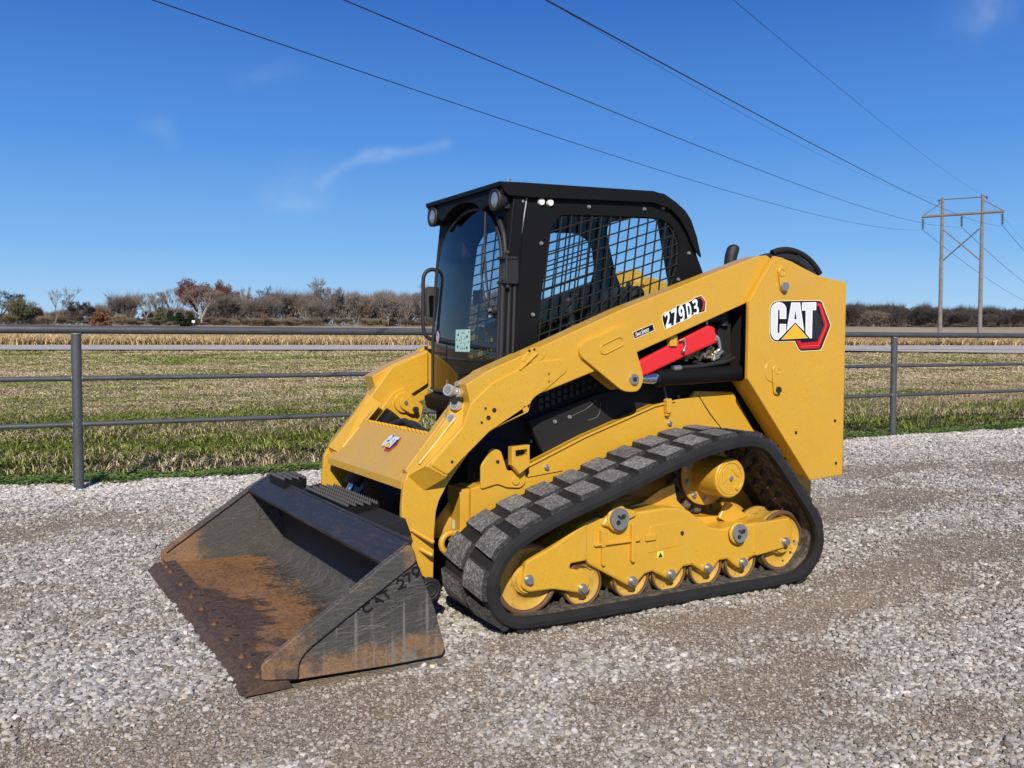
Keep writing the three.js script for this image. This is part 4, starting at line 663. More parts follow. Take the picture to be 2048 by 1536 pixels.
  // wheels
  for (const [x, y, r, zz] of [[-0.815, 0.205, 0.165, 0.845], [0.815, 0.212, 0.165, 0.845]]) {
    const w = put(t, 'idler', [wheel(x, y, z(far ? 0.845 : 0.62), z(far ? 0.62 : 0.845), r, 0.07)], M.yellowDirty);
    put(w, 'hub', [new THREE.CylinderGeometry(0.062, 0.075, 0.05, 28).rotateX(Math.PI / 2).translate(x, y, z(0.83))], M.yellow);
    put(w, 'rim', [new THREE.TorusGeometry(r - 0.008, 0.013, 8, 48).translate(x, y, z(0.838))], M.boltRust);
  }
  for (const [x, y] of [[-0.505, 0.142], [-0.215, 0.140], [0.025, 0.140], [0.268, 0.140], [0.512, 0.140]]) {
    const w = put(t, 'roller', [wheel(x, y, z(far ? 0.85 : 0.62), z(far ? 0.62 : 0.85), 0.104, 0.03)], M.yellowDirty);
    put(w, 'roller_hub', [new THREE.CylinderGeometry(0.032, 0.045, 0.05, 24).rotateX(Math.PI / 2).translate(x, y, z(0.842))], M.yellow);
    put(w, 'rim', [new THREE.TorusGeometry(0.105, 0.006, 8, 40).translate(x, y, z(0.842))], M.boltRust);
  }
  if (!far) {
    for (const [x, y] of [[-0.828, 0.210], [-0.527, 0.130], [-0.230, 0.128], [0.013, 0.132], [0.258, 0.134], [0.502, 0.136], [0.812, 0.215]]) bolt(f, x, y, 0.873, 0.019);
    // final drive and sprocket
    const d = group(loader, 'final_drive'), X = 0.405, Y = 0.594, Q = (pr, n = 48) => new THREE.LatheGeometry(pr.map((p) => new THREE.Vector2(...p)), n).rotateX(Math.PI / 2).translate(X, Y, 0);
    put(d, 'housing', [Q([[0.105, 0.69], [0.108, 0.75], [0.105, 0.868], [0.100, 0.876], [0.092, 0.878], [0.086, 0.874], [0.080, 0.874], [0.074, 0.877], [0.001, 0.877]])], M.yellow);
    put(d, 'cover_ring', [new THREE.TorusGeometry(0.083, 0.004, 6, 48).translate(X, Y, 0.876)], M.yellow);
    put(d, 'cover_boss', [plate(round([[X - 0.06, Y + 0.045], [X - 0.03, Y + 0.05], [X - 0.018, Y - 0.0], [X - 0.055, Y - 0.03]], 0.008), 0.876, 0.883)], M.yellow);
    put(d, 'cover_boss', [plate(round([[X + 0.0, Y + 0.055], [X + 0.05, Y + 0.045], [X + 0.062, Y + 0.0], [X + 0.03, Y + 0.015]], 0.012), 0.876, 0.882)], M.yellow);
    put(d, 'plug', [new THREE.CylinderGeometry(0.012, 0.012, 0.012, 12).rotateX(Math.PI / 2).translate(X, Y, 0.881)], M.steel);
    put(d, 'plug', [new THREE.CylinderGeometry(0.012, 0.014, 0.012, 12).rotateX(Math.PI / 2).translate(X + 0.042, Y - 0.052, 0.881)], M.yellow);
    put(d, 'flange', [Q([[0.10, 0.665], [0.168, 0.665], [0.168, 0.69], [0.10, 0.69]])], M.yellow);
    for (let i = 0; i < 10; i++) { const a = i / 10 * 6.283 + 0.25; bolt(d, X + 0.141 * Math.cos(a), Y + 0.141 * Math.sin(a), 0.69, 0.012); }
    const teeth = []; for (let i = 0; i < 15; i++) { const a = i / 15 * 6.283; teeth.push([X + 0.218 * Math.cos(a - 0.08), Y + 0.218 * Math.sin(a - 0.08)], [X + 0.218 * Math.cos(a + 0.08), Y + 0.218 * Math.sin(a + 0.08)], [X + 0.172 * Math.cos(a + 0.16), Y + 0.172 * Math.sin(a + 0.16)], [X + 0.172 * Math.cos(a + 0.26), Y + 0.172 * Math.sin(a + 0.26)]); }
    put(d, 'sprocket', [plate(teeth, 0.60, 0.655, { bevel: 0.008 })], new THREE.MeshStandardMaterial({ color: lin(0.11, 0.085, 0.06), roughness: 0.8, bumpMap: M.lug.bumpMap, bumpScale: 0.01 }));
  }
});

// ---- chassis
const chassis = group(loader, 'chassis');
const CH = [[-0.93, 0.592], [-0.611, 0.623], [-0.611, 0.688], [-0.271, 0.818], [0.19, 0.965], [0.335, 0.987], [0.455, 1.0], [0.49, 1.034], [0.768, 1.021], [0.93, 0.80], [1.38, 0.62], [1.38, 0.27], [-0.93, 0.27]];
both((s) => put(chassis, 'side_plate', [plate(CH, s * 0.475, s * 0.50, { bevel: 0.004 })], M.yellow));
put(chassis, 'belly', [box(-0.92, 1.38, 0.25, 0.27, -0.475, 0.475), box(-0.925, -0.90, 0.27, 0.59, -0.475, 0.30), box(1.36, 1.38, 0.27, 0.62, -0.47, 0.47)], M.blackMatt);
put(chassis, 'front_box', [box(-0.965, -0.905, 0.30, 0.585, 0.30, 0.4725)], M.yellow);
put(chassis, 'front_edge_plate', [box(-0.985, -0.935, 0.34, 0.575, 0.474, 0.486)], M.yellow);
put(chassis, 'front_plate', [plate([[-1.10, 0.36], [-0.98, 0.50], [-0.96, 0.50], [-0.96, 0.33], [-1.06, 0.33]], 0.33, 0.345)], M.yellowDirty);
put(chassis, 'small_label', [box(-0.9665, -0.9655, 0.375, 0.42, 0.36, 0.385, 0)], M.white);
put(chassis, 'front_step', [plate(round([[-0.925, 0.590], [-0.88, 0.606], [-0.78, 0.600], [-0.78, 0.588]], 0.006), 0.33, 0.497)], M.yellow);
put(chassis, 'tie_down_hook', [new THREE.TorusGeometry(0.048, 0.016, 10, 24).translate(-1.045, 0.335, 0.50), box(-1.03, -0.92, 0.36, 0.395, 0.485, 0.515)], M.yellow);
put(chassis, 'upright_plate', [plate(round([[-0.885, 0.585], [-0.885, 0.70], [-0.824, 0.785], [-0.772, 0.77], [-0.735, 0.665], [-0.632, 0.67], [-0.628, 0.60], [-0.66, 0.574], [-0.74, 0.583], [-0.79, 0.605]], 0.016), 0.502, 0.514)], M.yellow);
hole(chassis, -0.792, 0.716, 0.516, 0.009);
put(chassis, 'boss', [new THREE.CylinderGeometry(0.02, 0.022, 0.01, 20).rotateX(Math.PI / 2).translate(-0.69, 0.615, 0.518)], M.yellow);
put(chassis, 'stop_tube', [plate([[-0.735, 0.79], [-0.632, 0.795], [-0.632, 0.688], [-0.69, 0.652], [-0.735, 0.70]], 0.516, 0.56, { bevel: 0.004, holes: [[[-0.720, 0.777], [-0.645, 0.780], [-0.645, 0.745], [-0.69, 0.735], [-0.720, 0.74]]] })], M.yellow);
put(chassis, 'stop_tube_inside', [box(-0.722, -0.643, 0.733, 0.782, 0.517, 0.522, 0)], M.hole);
put(chassis, 'rail', [plate([[-0.611, 0.688], [-0.271, 0.818], [0.19, 0.965], [0.335, 0.987], [0.335, 0.978], [0.19, 0.953], [-0.271, 0.806], [-0.611, 0.676]], 0.45, 0.512)], M.yellow);
put(chassis, 'panel_seam', [plate([[0.505, 1.008], [0.512, 1.008], [0.60, 0.90], [0.70, 0.80], [0.693, 0.80], [0.593, 0.897]], 0.4995, 0.5015, { bevel: 0 })], M.hole);
put(chassis, 'fender_seam', [plate([[-0.611, 0.625], [-0.611, 0.621], [-0.40, 0.640], [-0.40, 0.644]], 0.4995, 0.5015, { bevel: 0 }), plate([[-0.613, 0.69], [-0.609, 0.69], [-0.609, 0.622], [-0.613, 0.622]], 0.4995, 0.5015, { bevel: 0 })], M.hole);
for (const [x, y] of [[-0.50, 0.668], [0.30, 0.86], [-0.05, 0.60]]) bolt(chassis, x, y, 0.50, 0.011);
put(chassis, 'latch', [plate(round([[0.255, 0.995], [0.29, 1.0], [0.297, 0.955], [0.285, 0.92], [0.26, 0.915]], 0.01), 0.502, 0.535), box(0.262, 0.285, 0.90, 0.93, 0.50, 0.525)], M.yellow);
put(chassis, 'latch_rod', [rod([0.275, 0.99, 0.51], [0.285, 1.06, 0.47], 0.006)], M.steel);
put(chassis, 'front_tank', [box(-0.90, -0.62, 0.55, 0.80, -0.42, 0.40), box(-0.70, -0.5, 0.78, 0.93, -0.40, 0.38)], M.blackMatt);
// engine bay behind the cab, rear door, cowl and exhaust
const bay = group(loader, 'engine_bay');
put(bay, 'enclosure', [box(0.66, 1.38, 0.60, 1.50, -0.46, 0.46), box(0.30, 0.7, 0.95, 1.12, -0.44, 0.44)], M.blackMatt);
put(bay, 'inner_panel', [box(0.655, 0.80, 1.16, 1.36, 0.462, 0.474)], M.yellow);
put(bay, 'rear_door', [plate(round([[1.38, 0.30], [1.46, 0.32], [1.47, 1.50], [1.40, 1.62], [1.38, 1.62]], 0.02), -0.46, 0.46)], M.yellow);
put(bay, 'bumper', [box(1.38, 1.53, 0.52, 0.56, 0.30, 0.52), box(1.38, 1.53, 0.56, 0.585, 0.38, 0.52)], M.yellow);
put(bay, 'hood', [plate(round([[0.66, 1.52], [0.74, 1.60], [1.15, 1.68], [1.38, 1.62], [1.38, 1.50], [0.66, 1.50]], 0.03), -0.44, 0.44, { bevel: 0.01 })], M.blackMatt);
const arcp = []; for (let i = 0; i <= 14; i++) { const a = mix(2.2, 0.42, i / 14); arcp.push([1.28 + 0.36 * Math.cos(a), 1.50 + 0.36 * Math.sin(a)]); }
put(bay, 'radiator_cowl', [plate([...arcp, ...arcp.slice().reverse().map(([x, y]) => [1.28 + (x - 1.28) * 0.87, 1.50 + (y - 1.50) * 0.87])], 0.28, 0.40, { bevel: 0.008 })], M.plastic);
put(bay, 'cowl_hose', [pipe(arcp.slice(2, 13).map(([x, y]) => [x + 0.012, y + 0.012, 0.40]), 0.018, 40, 8)], M.blackMatt);
put(bay, 'exhaust_pipe', [pipe([[1.195, 1.60, 0], [1.196, 1.78, 0], [1.205, 1.86, 0], [1.222, 1.905, 0]], 0.040, 24, 16)], M.plastic);
put(bay, 'exhaust_mouth', [new THREE.SphereGeometry(0.0395, 16, 10).scale(1, 0.75, 1).translate(1.224, 1.908, 0)], M.plastic);
both((s) => { put(bay, 'lift_lug', [plate(round([[0.63, 1.60], [0.66, 1.70], [0.70, 1.715], [0.73, 1.69], [0.80, 1.72], [0.86, 1.70], [0.86, 1.58]], 0.02), s * 0.36, s * 0.385, { holes: [circle(0.692, 1.685, 0.011), circle(0.775, 1.665, 0.02)] })], M.yellow); });

// ---- loader arms
const ARM = [[-1.041, 1.109], [-0.913, 1.177], [-0.689, 1.262], [-0.139, 1.478], [0.70, 1.760], [0.80, 1.792], [0.86, 1.798], [0.915, 1.77], [0.734, 1.535], [-0.301, 1.164], [-0.661, 1.047], [-0.687, 1.022], [-0.692, 0.986], [-0.713, 0.965], [-0.913, 0.884], [-1.072, 0.749], [-1.145, 0.681], [-1.248, 0.738], [-1.060, 0.918], [-1.017, 1.023]];
const TOWER = [[0.695, 1.533], [0.885, 1.792], [0.935, 1.785], [1.02, 1.765], [1.113, 1.733], [1.243, 1.692], [1.468, 1.664], [1.463, 0.517], [1.189, 0.502], [0.689, 1.105]];
const LEG = [[-1.301, 0.700], [-1.322, 0.661], [-1.333, 0.545], [-1.334, 0.404], [-1.285, 0.345], [-1.231, 0.219], [-1.186, 0.116], [-1.156, 0.096], [-1.143, 0.129], [-1.175, 0.190], [-1.170, 0.402], [-1.160, 0.511], [-1.145, 0.56], [-1.094, 0.648], [-0.97, 0.80], [-0.85, 0.93], [-0.95, 1.11], [-1.064, 0.996]];
both((s) => {
  const a = group(loader, 'loader_arm'), z = (v) => s * v, far = s < 0;
  put(a, 'arm_box', [plate(ARM, z(0.53), z(0.66), { bevel: 0.005, seg: 2, holes: far ? undefined : [circle(-0.721, 0.983, 0.013)] })], M.yellow);
  put(a, 'doubler_plate', [plate(round([[-1.225, 0.745], [-1.06, 0.912], [-1.013, 1.023], [-0.90, 1.115], [-0.787, 1.165], [-0.664, 1.21], [-0.522, 1.224], [-0.483, 1.204], [-0.482, 1.165], [-0.604, 1.076], [-0.668, 1.042], [-0.692, 1.018], [-0.697, 0.986], [-0.718, 0.970], [-0.913, 0.890], [-1.072, 0.755], [-1.140, 0.692]], 0.018), z(0.656), z(0.667), { bevel: 0.003, holes: [circle(-0.721, 0.983, 0.014)] })], M.yellow);
  put(a, 'leg_plate', [plate(round(LEG, 0.008, 2), z(0.555), z(0.585), { bevel: 0.004 })], M.yellow);
  // bent foot of the arm box, from its outer face in to the leg plate
  const F = (pts) => { const P = []; for (const q of pts) P.push(...q); const g = new THREE.BufferGeometry(); g.setAttribute('position', new THREE.Float32BufferAttribute(P, 3)); g.computeVertexNormals(); return g; };
  const A = [-1.302, 0.690, z(0.586)], B = [-1.222, 0.617, z(0.586)], C = [-1.145, 0.681, z(0.658)], D = [-1.246, 0.738, z(0.658)], E1 = [-1.10, 0.66, z(0.586)];
  put(a, 'arm_foot', [F(far ? [A, D, B, D, C, B, B, C, E1] : [A, B, D, D, B, C, B, E1, C])], M.yellow);
  // chamfer that carries the weld bead, from the top ridge down to the outer plate
  const R0 = [-1.302, 0.712, z(0.56)], R1 = [-1.060, 1.000, z(0.56)], R2 = [-0.945, 1.125, z(0.56)], O0 = [-1.250, 0.738, z(0.659)], O1 = [-1.060, 0.920, z(0.659)], O2 = [-1.018, 1.023, z(0.659)];
  put(a, 'chamfer', [F([R0, O0, R1, R1, O0, O1, R1, O1, R2, R2, O1, O2, A, O0, R0])], M.yellow);
  if (!far) put(a, 'weld_bead', [pipe([[-1.262, 0.742, z(0.625)], [-1.16, 0.85, z(0.622)], [-1.075, 0.945, z(0.620)]].map((p) => [p[0] - 0.002, p[1] + 0.007, p[2]]), 0.006, 40, 6, 0)], M.bead);
  const INNER = [[-1.302, 0.712], [-1.060, 1.000], [-0.93, 1.165], [-0.70, 1.255], [-0.70, 1.06], [-0.84, 0.98], [-0.88, 0.87], [-1.0, 0.78], [-1.10, 0.66], [-1.25, 0.62]];
  put(a, 'inner_plate', [plate(round(INNER, 0.012, 2), z(0.50), z(0.556), { bevel: 0.006 })], M.yellow);
  put(a, 'top_bracket', [plate(round([[-0.745, 1.215], [-0.70, 1.27], [-0.672, 1.283], [-0.615, 1.283], [-0.595, 1.262], [-0.61, 1.235], [-0.66, 1.20]], 0.012), z(0.59), z(0.664)), ], M.yellow);
  put(a, 'gusset_rib', [plate([[-0.76, 1.175], [-0.752, 1.172], [-0.652, 1.252], [-0.66, 1.258]], z(0.658), z(0.674), { bevel: 0.002 })], M.yellow);
  hole(a, -0.700, 1.2655, z(0.665), 0.006); hole(a, -0.672, 1.272, z(0.665), 0.006);
  put(a, 'cylinder_gusset', [plate(round([[-0.418, 1.276], [-0.400, 1.308], [-0.160, 1.392, 0.03], [-0.103, 1.370, 0.03], [-0.015, 1.115, 0.05], [-0.05, 1.052, 0.06], [-0.147, 1.052, 0.05], [-0.412, 1.236, 0.02]], 0.02), z(0.655), z(0.682), { bevel: 0.004, seg: 2 })], M.yellow);
  put(a, 'inner_gusset', [plate(round([[-0.33, 1.19], [-0.05, 1.27], [-0.03, 1.10], [-0.12, 1.05]], 0.03), z(0.53), z(0.55))], M.yellow);
  if (!far) {
    const ring = obround(-0.272, 1.272, -0.178, 1.310, 0.028), ho = obround(-0.272, 1.272, -0.178, 1.310, 0.020);
    put(a, 'slot_rim', [plate(ring, 0.681, 0.688, { bevel: 0.003, holes: [ho] })], M.yellow);
    put(a, 'cylinder_pin', [new THREE.CylinderGeometry(0.027, 0.03, 0.014, 24).rotateX(Math.PI / 2).translate(-0.086, 1.117, 0.688)], M.steel);
    put(a, 'pin_socket', [new THREE.CylinderGeometry(0.012, 0.012, 0.004, 16).rotateX(Math.PI / 2).translate(-0.086, 1.117, 0.696)], M.hole);
    for (const [x, y, r] of [[-0.942, 0.995, 0.006], [-0.895, 0.985, 0.011], [-0.926, 0.950, 0.011], [-0.962, 0.929, 0.006], [-1.117, 0.753, 0.007], [-0.59, 1.153, 0.004], [-0.59, 1.115, 0.004]]) hole(a, x, y, 0.668, r);
  }
  // rear tower plate
  const tw = group(loader, 'rear_tower');
  put(tw, 'tower_plate', [plate(TOWER, z(0.672), z(0.70), { bevel: 0.005, seg: 2 })], M.yellow);
  put(tw, 'tower_web', [plate([[0.735, 1.105], [1.225, 0.52], [1.44, 0.53], [1.44, 1.64], [1.25, 1.68], [0.95, 1.75], [0.86, 1.74], [0.76, 1.53], [0.76, 1.12]], z(0.50), z(0.673), { bevel: 0.004 })], M.yellow);
  put(tw, 'web_cover', [box(0.752, 0.758, 1.10, 1.53, z(0.50), z(0.671), 0.001)], M.blackMatt);
  put(tw, 'inner_post', [plate([[0.60, 1.49], [0.70, 1.54], [0.70, 1.10], [0.62, 1.10]], z(0.47), z(0.55))], M.blackMatt);
  put(tw, 'edge_strip', [box(1.462, 1.469, 0.52, 1.66, z(0.56), z(0.695), 0.001)], M.blackMatt);
  if (!far) {
    for (const [x, y] of [[1.387, 0.844], [1.066, 0.789], [1.401, 0.590]]) hole(tw, x, y, 0.7015, 0.009);
    put(tw, 'pivot_cover', [plate(round([[0.898, 1.715], [0.93, 1.745], [0.96, 1.725], [0.982, 1.63], [0.962, 1.585], [0.925, 1.595]], 0.028), 0.699, 0.714, { bevel: 0.004 })], M.yellow);
    put(tw, 'pivot_ring', [new THREE.TorusGeometry(0.020, 0.004, 8, 24).translate(0.925, 1.700, 0.714)], M.yellow);
    put(tw, 'pivot_pin', [new THREE.CylinderGeometry(0.024, 0.027, 0.018, 24).rotateX(Math.PI / 2).translate(0.943, 1.622, 0.720)], M.steel);
    put(tw, 'link_disc', [plate(circle(0.875, 1.145, 0.062, 36), 0.699, 0.7045, { bevel: 0.003 })], M.yellow);
    put(tw, 'link_cover', [plate(round([[0.862, 1.17], [0.90, 1.18], [0.928, 1.15], [0.925, 1.04], [0.905, 1.008], [0.878, 1.02]], 0.022), 0.704, 0.716, { bevel: 0.004 })], M.yellow);
    put(tw, 'link_ring', [new THREE.TorusGeometry(0.016, 0.003, 8, 24).translate(0.903, 1.145, 0.716)], M.yellow);
    put(tw, 'link_pin', [new THREE.CylinderGeometry(0.017, 0.019, 0.014, 20).rotateX(Math.PI / 2).translate(0.905, 1.040, 0.721)], M.plastic);
    put(tw, 'bend_seam', [rod([0.885, 1.785, 0.699], [0.70, 1.535, 0.699], 0.0035, 0.0035, 6)], M.yellow);
    for (const [x, y] of [[1.02, 0.705], [1.085, 0.625]]) put(tw, 'keyhole', [new THREE.CylinderGeometry(0.014, 0.014, 0.006, 12).rotateZ(Math.PI / 2).rotateZ(-0.88).translate(x - 0.005, y - 0.004, 0.60), new THREE.BoxGeometry(0.006, 0.05, 0.012).rotateZ(0.69).translate(x - 0.022, y + 0.012, 0.60)], M.hole);
  }
  // lift cylinder and control link
  const ly = group(loader, 'lift_cylinder');
  put(ly, 'barrel', [rod([0.15, 1.117, z(0.585)], [0.76, 1.135, z(0.585)], 0.046, 0.046, 28), rod([0.128, 1.116, z(0.585)], [0.16, 1.117, z(0.585)], 0.050, 0.050, 28)], M.black);
  put(ly, 'rod', [rod([0.02, 1.113, z(0.585)], [0.135, 1.117, z(0.585)], 0.020, 0.036, 24)], M.chrome);
  put(ly, 'rod_eye', [rod([-0.086, 1.117, z(0.56)], [-0.086, 1.117, z(0.61)], 0.05, 0.05, 20), rod([-0.07, 1.116, z(0.585)], [0.03, 1.113, z(0.585)], 0.022)], M.steel);
  put(ly, 'oil_line', [pipe([[0.26, 1.168, z(0.60)], [0.45, 1.178, z(0.60)], [0.62, 1.20, z(0.60)], [0.70, 1.22, z(0.58)]], 0.012, 24, 8)], M.plastic);
  put(ly, 'hose_end', [rod([0.24, 1.165, z(0.60)], [0.29, 1.169, z(0.60)], 0.016)], M.steel);
  put(ly, 'link_bar', [rod([0.50, 1.44, z(0.55)], [0.66, 1.445, z(0.55)], 0.022), rod([0.64, 1.40, z(0.55)], [0.64, 1.475, z(0.55)], 0.03)], M.plastic);
  if (!far) {
    const rs = group(loader, 'arm_brace');
    put(rs, 'brace_channel', [plate(round([[-0.02, 1.185], [0.012, 1.212], [0.470, 1.403], [0.520, 1.39], [0.545, 1.308], [0.30, 1.225], [0.045, 1.132], [-0.01, 1.14]], 0.01), 0.575, 0.618, { bevel: 0.010, seg: 2 })], M.red);
    put(rs, 'brace_clip', [box(0.195, 0.245, 1.285, 1.345, 0.60, 0.632, 0.004).rotateZ(0)], M.yellow);
    put(rs, 'retaining_pin', [pipe([[0.255, 1.315, 0.632], [0.285, 1.325, 0.640], [0.292, 1.29, 0.640], [0.282, 1.262, 0.636]], 0.005, 20, 6), new THREE.SphereGeometry(0.012, 12, 8).translate(0.284, 1.262, 0.636)], M.steel);
    put(rs, 'bolt', [new THREE.CylinderGeometry(0.008, 0.008, 0.008, 10).rotateX(Math.PI / 2).translate(0.527, 1.322, 0.618)], M.steel);
    put(rs, 'bolt', [new THREE.CylinderGeometry(0.008, 0.008, 0.02, 10).translate(0.475, 1.414, 0.60)], M.steel);
    // valves and hoses behind it
    const hv = group(loader, 'valve_bank'), R = rng(88);
    put(hv, 'block', [box(0.45, 0.60, 1.215, 1.255, 0.49, 0.55), box(0.40, 0.47, 1.225, 1.26, 0.50, 0.54)], M.brass);
    for (let i = 0; i < 8; i++) { const x = 0.38 + 0.032 * i, y = 1.215 + 0.012 * (i % 3); put(hv, 'fitting', [rod([x, y, 0.545], [x + 0.02 * (R() - 0.3), y + 0.03 + 0.02 * R(), 0.575], 0.009 + 0.004 * R()), rod([x, y, 0.53], [x, y, 0.548], 0.013, 0.013, 6)], [M.steel, M.zinc, M.brass][i % 3]); }
    put(hv, 'hose', [pipe([[0.56, 1.235, 0.55], [0.60, 1.27, 0.57], [0.585, 1.33, 0.57], [0.545, 1.36, 0.55]], 0.012, 24, 8)], M.steel);
    put(hv, 'hose', [pipe([[0.50, 1.225, 0.55], [0.53, 1.29, 0.57], [0.50, 1.31, 0.56], [0.47, 1.30, 0.54]], 0.010, 24, 8)], M.zinc);
    put(hv, 'hose', [pipe([[0.42, 1.20, 0.56], [0.50, 1.18, 0.58], [0.60, 1.20, 0.58], [0.68, 1.235, 0.57]], 0.010, 24, 8)], M.blackMatt);
    put(hv, 'valve_cap', [plate(round([[0.55, 1.20], [0.60, 1.22], [0.605, 1.26], [0.56, 1.26]], 0.01), 0.55, 0.575)], M.steel);
    // hydraulic couplers in the notch of the arm
    const hc = group(loader, 'hydraulic_coupler');
    put(hc, 'recess', [plate([[-1.07, 0.90], [-0.99, 1.0], [-0.99, 1.10], [-1.04, 1.10], [-1.10, 0.95]], 0.54, 0.575)], M.yellowDirty);
    for (const [x, y, r, m, l] of [[-1.050, 1.066, 0.022, M.plated, 0.075], [-1.018, 1.056, 0.019, M.plated, 0.055], [-1.005, 1.098, 0.009, M.plated, 0.035], [-1.026, 1.104, 0.009, M.plated, 0.035], [-1.022, 0.998, 0.020, M.plated, 0.065], [-1.040, 0.932, 0.019, M.plated, 0.065]]) {
      const p = [x, y, 0.575], q = [x - l * 0.80, y + l * 0.25, 0.575 + l * 0.45], mp = [0, 1, 2].map((i) => mix(p[i], q[i], 0.55));
      put(hc, 'coupling', [rod(p, q, r, r, 20), rod(mp, q, r * 1.25, r * 1.25, 20)], m);
      if (l > 0.065 && y < 1.0) put(hc, 'rubber_cap', [rod(mp.map((v, i) => mix(v, q[i], 0.4)), q.map((v, i) => v + (q[i] - mp[i]) * 0.75), r * 1.08, r * 1.02, 20)], M.plastic);
    }
    put(hc, 'rubber_cap', [rod([-1.03, 1.03, 0.58], [-1.075, 1.035, 0.605], 0.018, 0.02, 18)], M.plastic);
    // step bars welded on the leg
    for (const [x0, y0, x1, y1] of [[-1.288, 0.440, -1.200, 0.382], [-1.243, 0.345, -1.206, 0.322]]) put(a, 'step_bar', [rod([x0, y0, 0.588], [x1, y1, 0.628], 0.011, 0.011, 12), new THREE.SphereGeometry(0.011, 10, 8).translate(x1, y1, 0.628)], M.yellow);
  } else {
    // pivot on the inner face of the right arm
    put(a, 'inner_cover', [plate(round([[-1.06, 0.86], [-0.93, 1.02], [-0.86, 1.045], [-0.74, 0.93], [-0.76, 0.84], [-0.86, 0.80], [-0.93, 0.86], [-1.02, 0.80]], 0.02), -0.50, -0.478, { bevel: 0.005 })], M.yellow);
    put(a, 'pivot_disc', [new THREE.CylinderGeometry(0.055, 0.058, 0.02, 32).rotateX(Math.PI / 2).translate(-0.875, 0.955, -0.468)], M.yellow);
    put(a, 'pivot_cover', [plate(round([[-0.905, 0.985], [-0.845, 0.985], [-0.79, 0.935], [-0.79, 0.895], [-0.83, 0.885], [-0.905, 0.93]], 0.024), -0.458, -0.44, { bevel: 0.004 })], M.yellow);
    put(a, 'pivot_pin', [new THREE.CylinderGeometry(0.018, 0.018, 0.012, 20).rotateX(Math.PI / 2).translate(-0.812, 0.915, -0.434)], M.plastic);
    put(a, 'pivot_bolt', [new THREE.CylinderGeometry(0.012, 0.012, 0.008, 12).rotateX(Math.PI / 2).translate(-0.872, 0.958, -0.436)], M.steel);
  }
});
// ---- cross member between the arms, with the logo
const cross = group(loader, 'front_cross_member');
{
  const prof = [[-1.322, 0.625], [-1.318, 0.66], [-1.290, 0.694], [-1.132, 0.866], [-1.118, 0.858], [-1.270, 0.690], [-1.298, 0.655], [-1.302, 0.625]];
  put(cross, 'hood_plate', [plate(prof, -0.50, 0.545, { bevel: 0.003 })], M.yellow);
  const nx = -0.77, ny = 0.64;
  // flank that rises from the hood to the ridge of the right arm
  const F = (P) => { const g = new THREE.BufferGeometry(); g.setAttribute('position', new THREE.Float32BufferAttribute(P.flat(), 3)); g.computeVertexNormals(); return g; };
  const a = [-1.286, 0.692, -0.40], b = [-1.03, 0.958, -0.42], c = [-1.066, 1.004, -0.53], d = [-1.308, 0.718, -0.53];
  put(cross, 'flank', [F([a, b, c, a, c, d])], M.yellow);
  put(cross, 'weld_bead', [pipe([[-1.262, 0.722, -0.415], [-1.16, 0.830, -0.42], [-1.08, 0.915, -0.428]], 0.006, 40, 6, 0)], M.bead);
  const cl = []; for (let i = 0; i < 17; i++) { const zz = -0.33 + i * 0.05; cl.push(rod([-1.133, 0.866, zz], [-1.145, 0.876, zz], 0.010, 0.004, 8)); }
  put(cross, 'grip_teeth', cl, M.yellow).userData.kind = 'stuff';
  put(cross, 'cross_tube', [rod([-1.18, 0.66, -0.55], [-1.18, 0.66, 0.55], 0.06, 0.06, 20), box(-1.10, -1.0, 0.22, 0.66, -0.54, 0.20)], M.blackMatt);
  put(cross, 'tilt_link', [rod([-1.05, 0.80, -0.40], [-0.98, 0.90, -0.36], 0.055, 0.055, 20)], M.black);
  const hs = []; put(cross, 'hose', [pipe([[-1.02, 0.84, -0.34], [-0.98, 0.87, -0.2], [-0.98, 0.83, 0.0], [-1.02, 0.80, 0.1]], 0.02, 30, 8)], M.plastic);
  put(cross, 'hose', [pipe([[-1.0, 0.86, -0.30], [-0.95, 0.86, -0.15], [-0.97, 0.82, 0.06], [-0.95, 0.76, 0.16]], 0.018, 30, 8)], M.plastic);
  // tilt cylinder rods that reach down to the bucket
  both((s) => { const y = group(loader, 'tilt_cylinder'); put(y, 'gland', [rod([-1.165, 0.60, s * 0.40], [-1.215, 0.515, s * 0.40], 0.048, 0.048, 22)], M.boltRust); put(y, 'rod', [rod([-1.21, 0.52, s * 0.40], [-1.31, 0.35, s * 0.40], 0.019, 0.019, 18)], M.chrome); put(y, 'barrel', [rod([-1.165, 0.60, s * 0.40], [-1.02, 0.84, s * 0.40], 0.042, 0.042, 20)], M.black); });
}
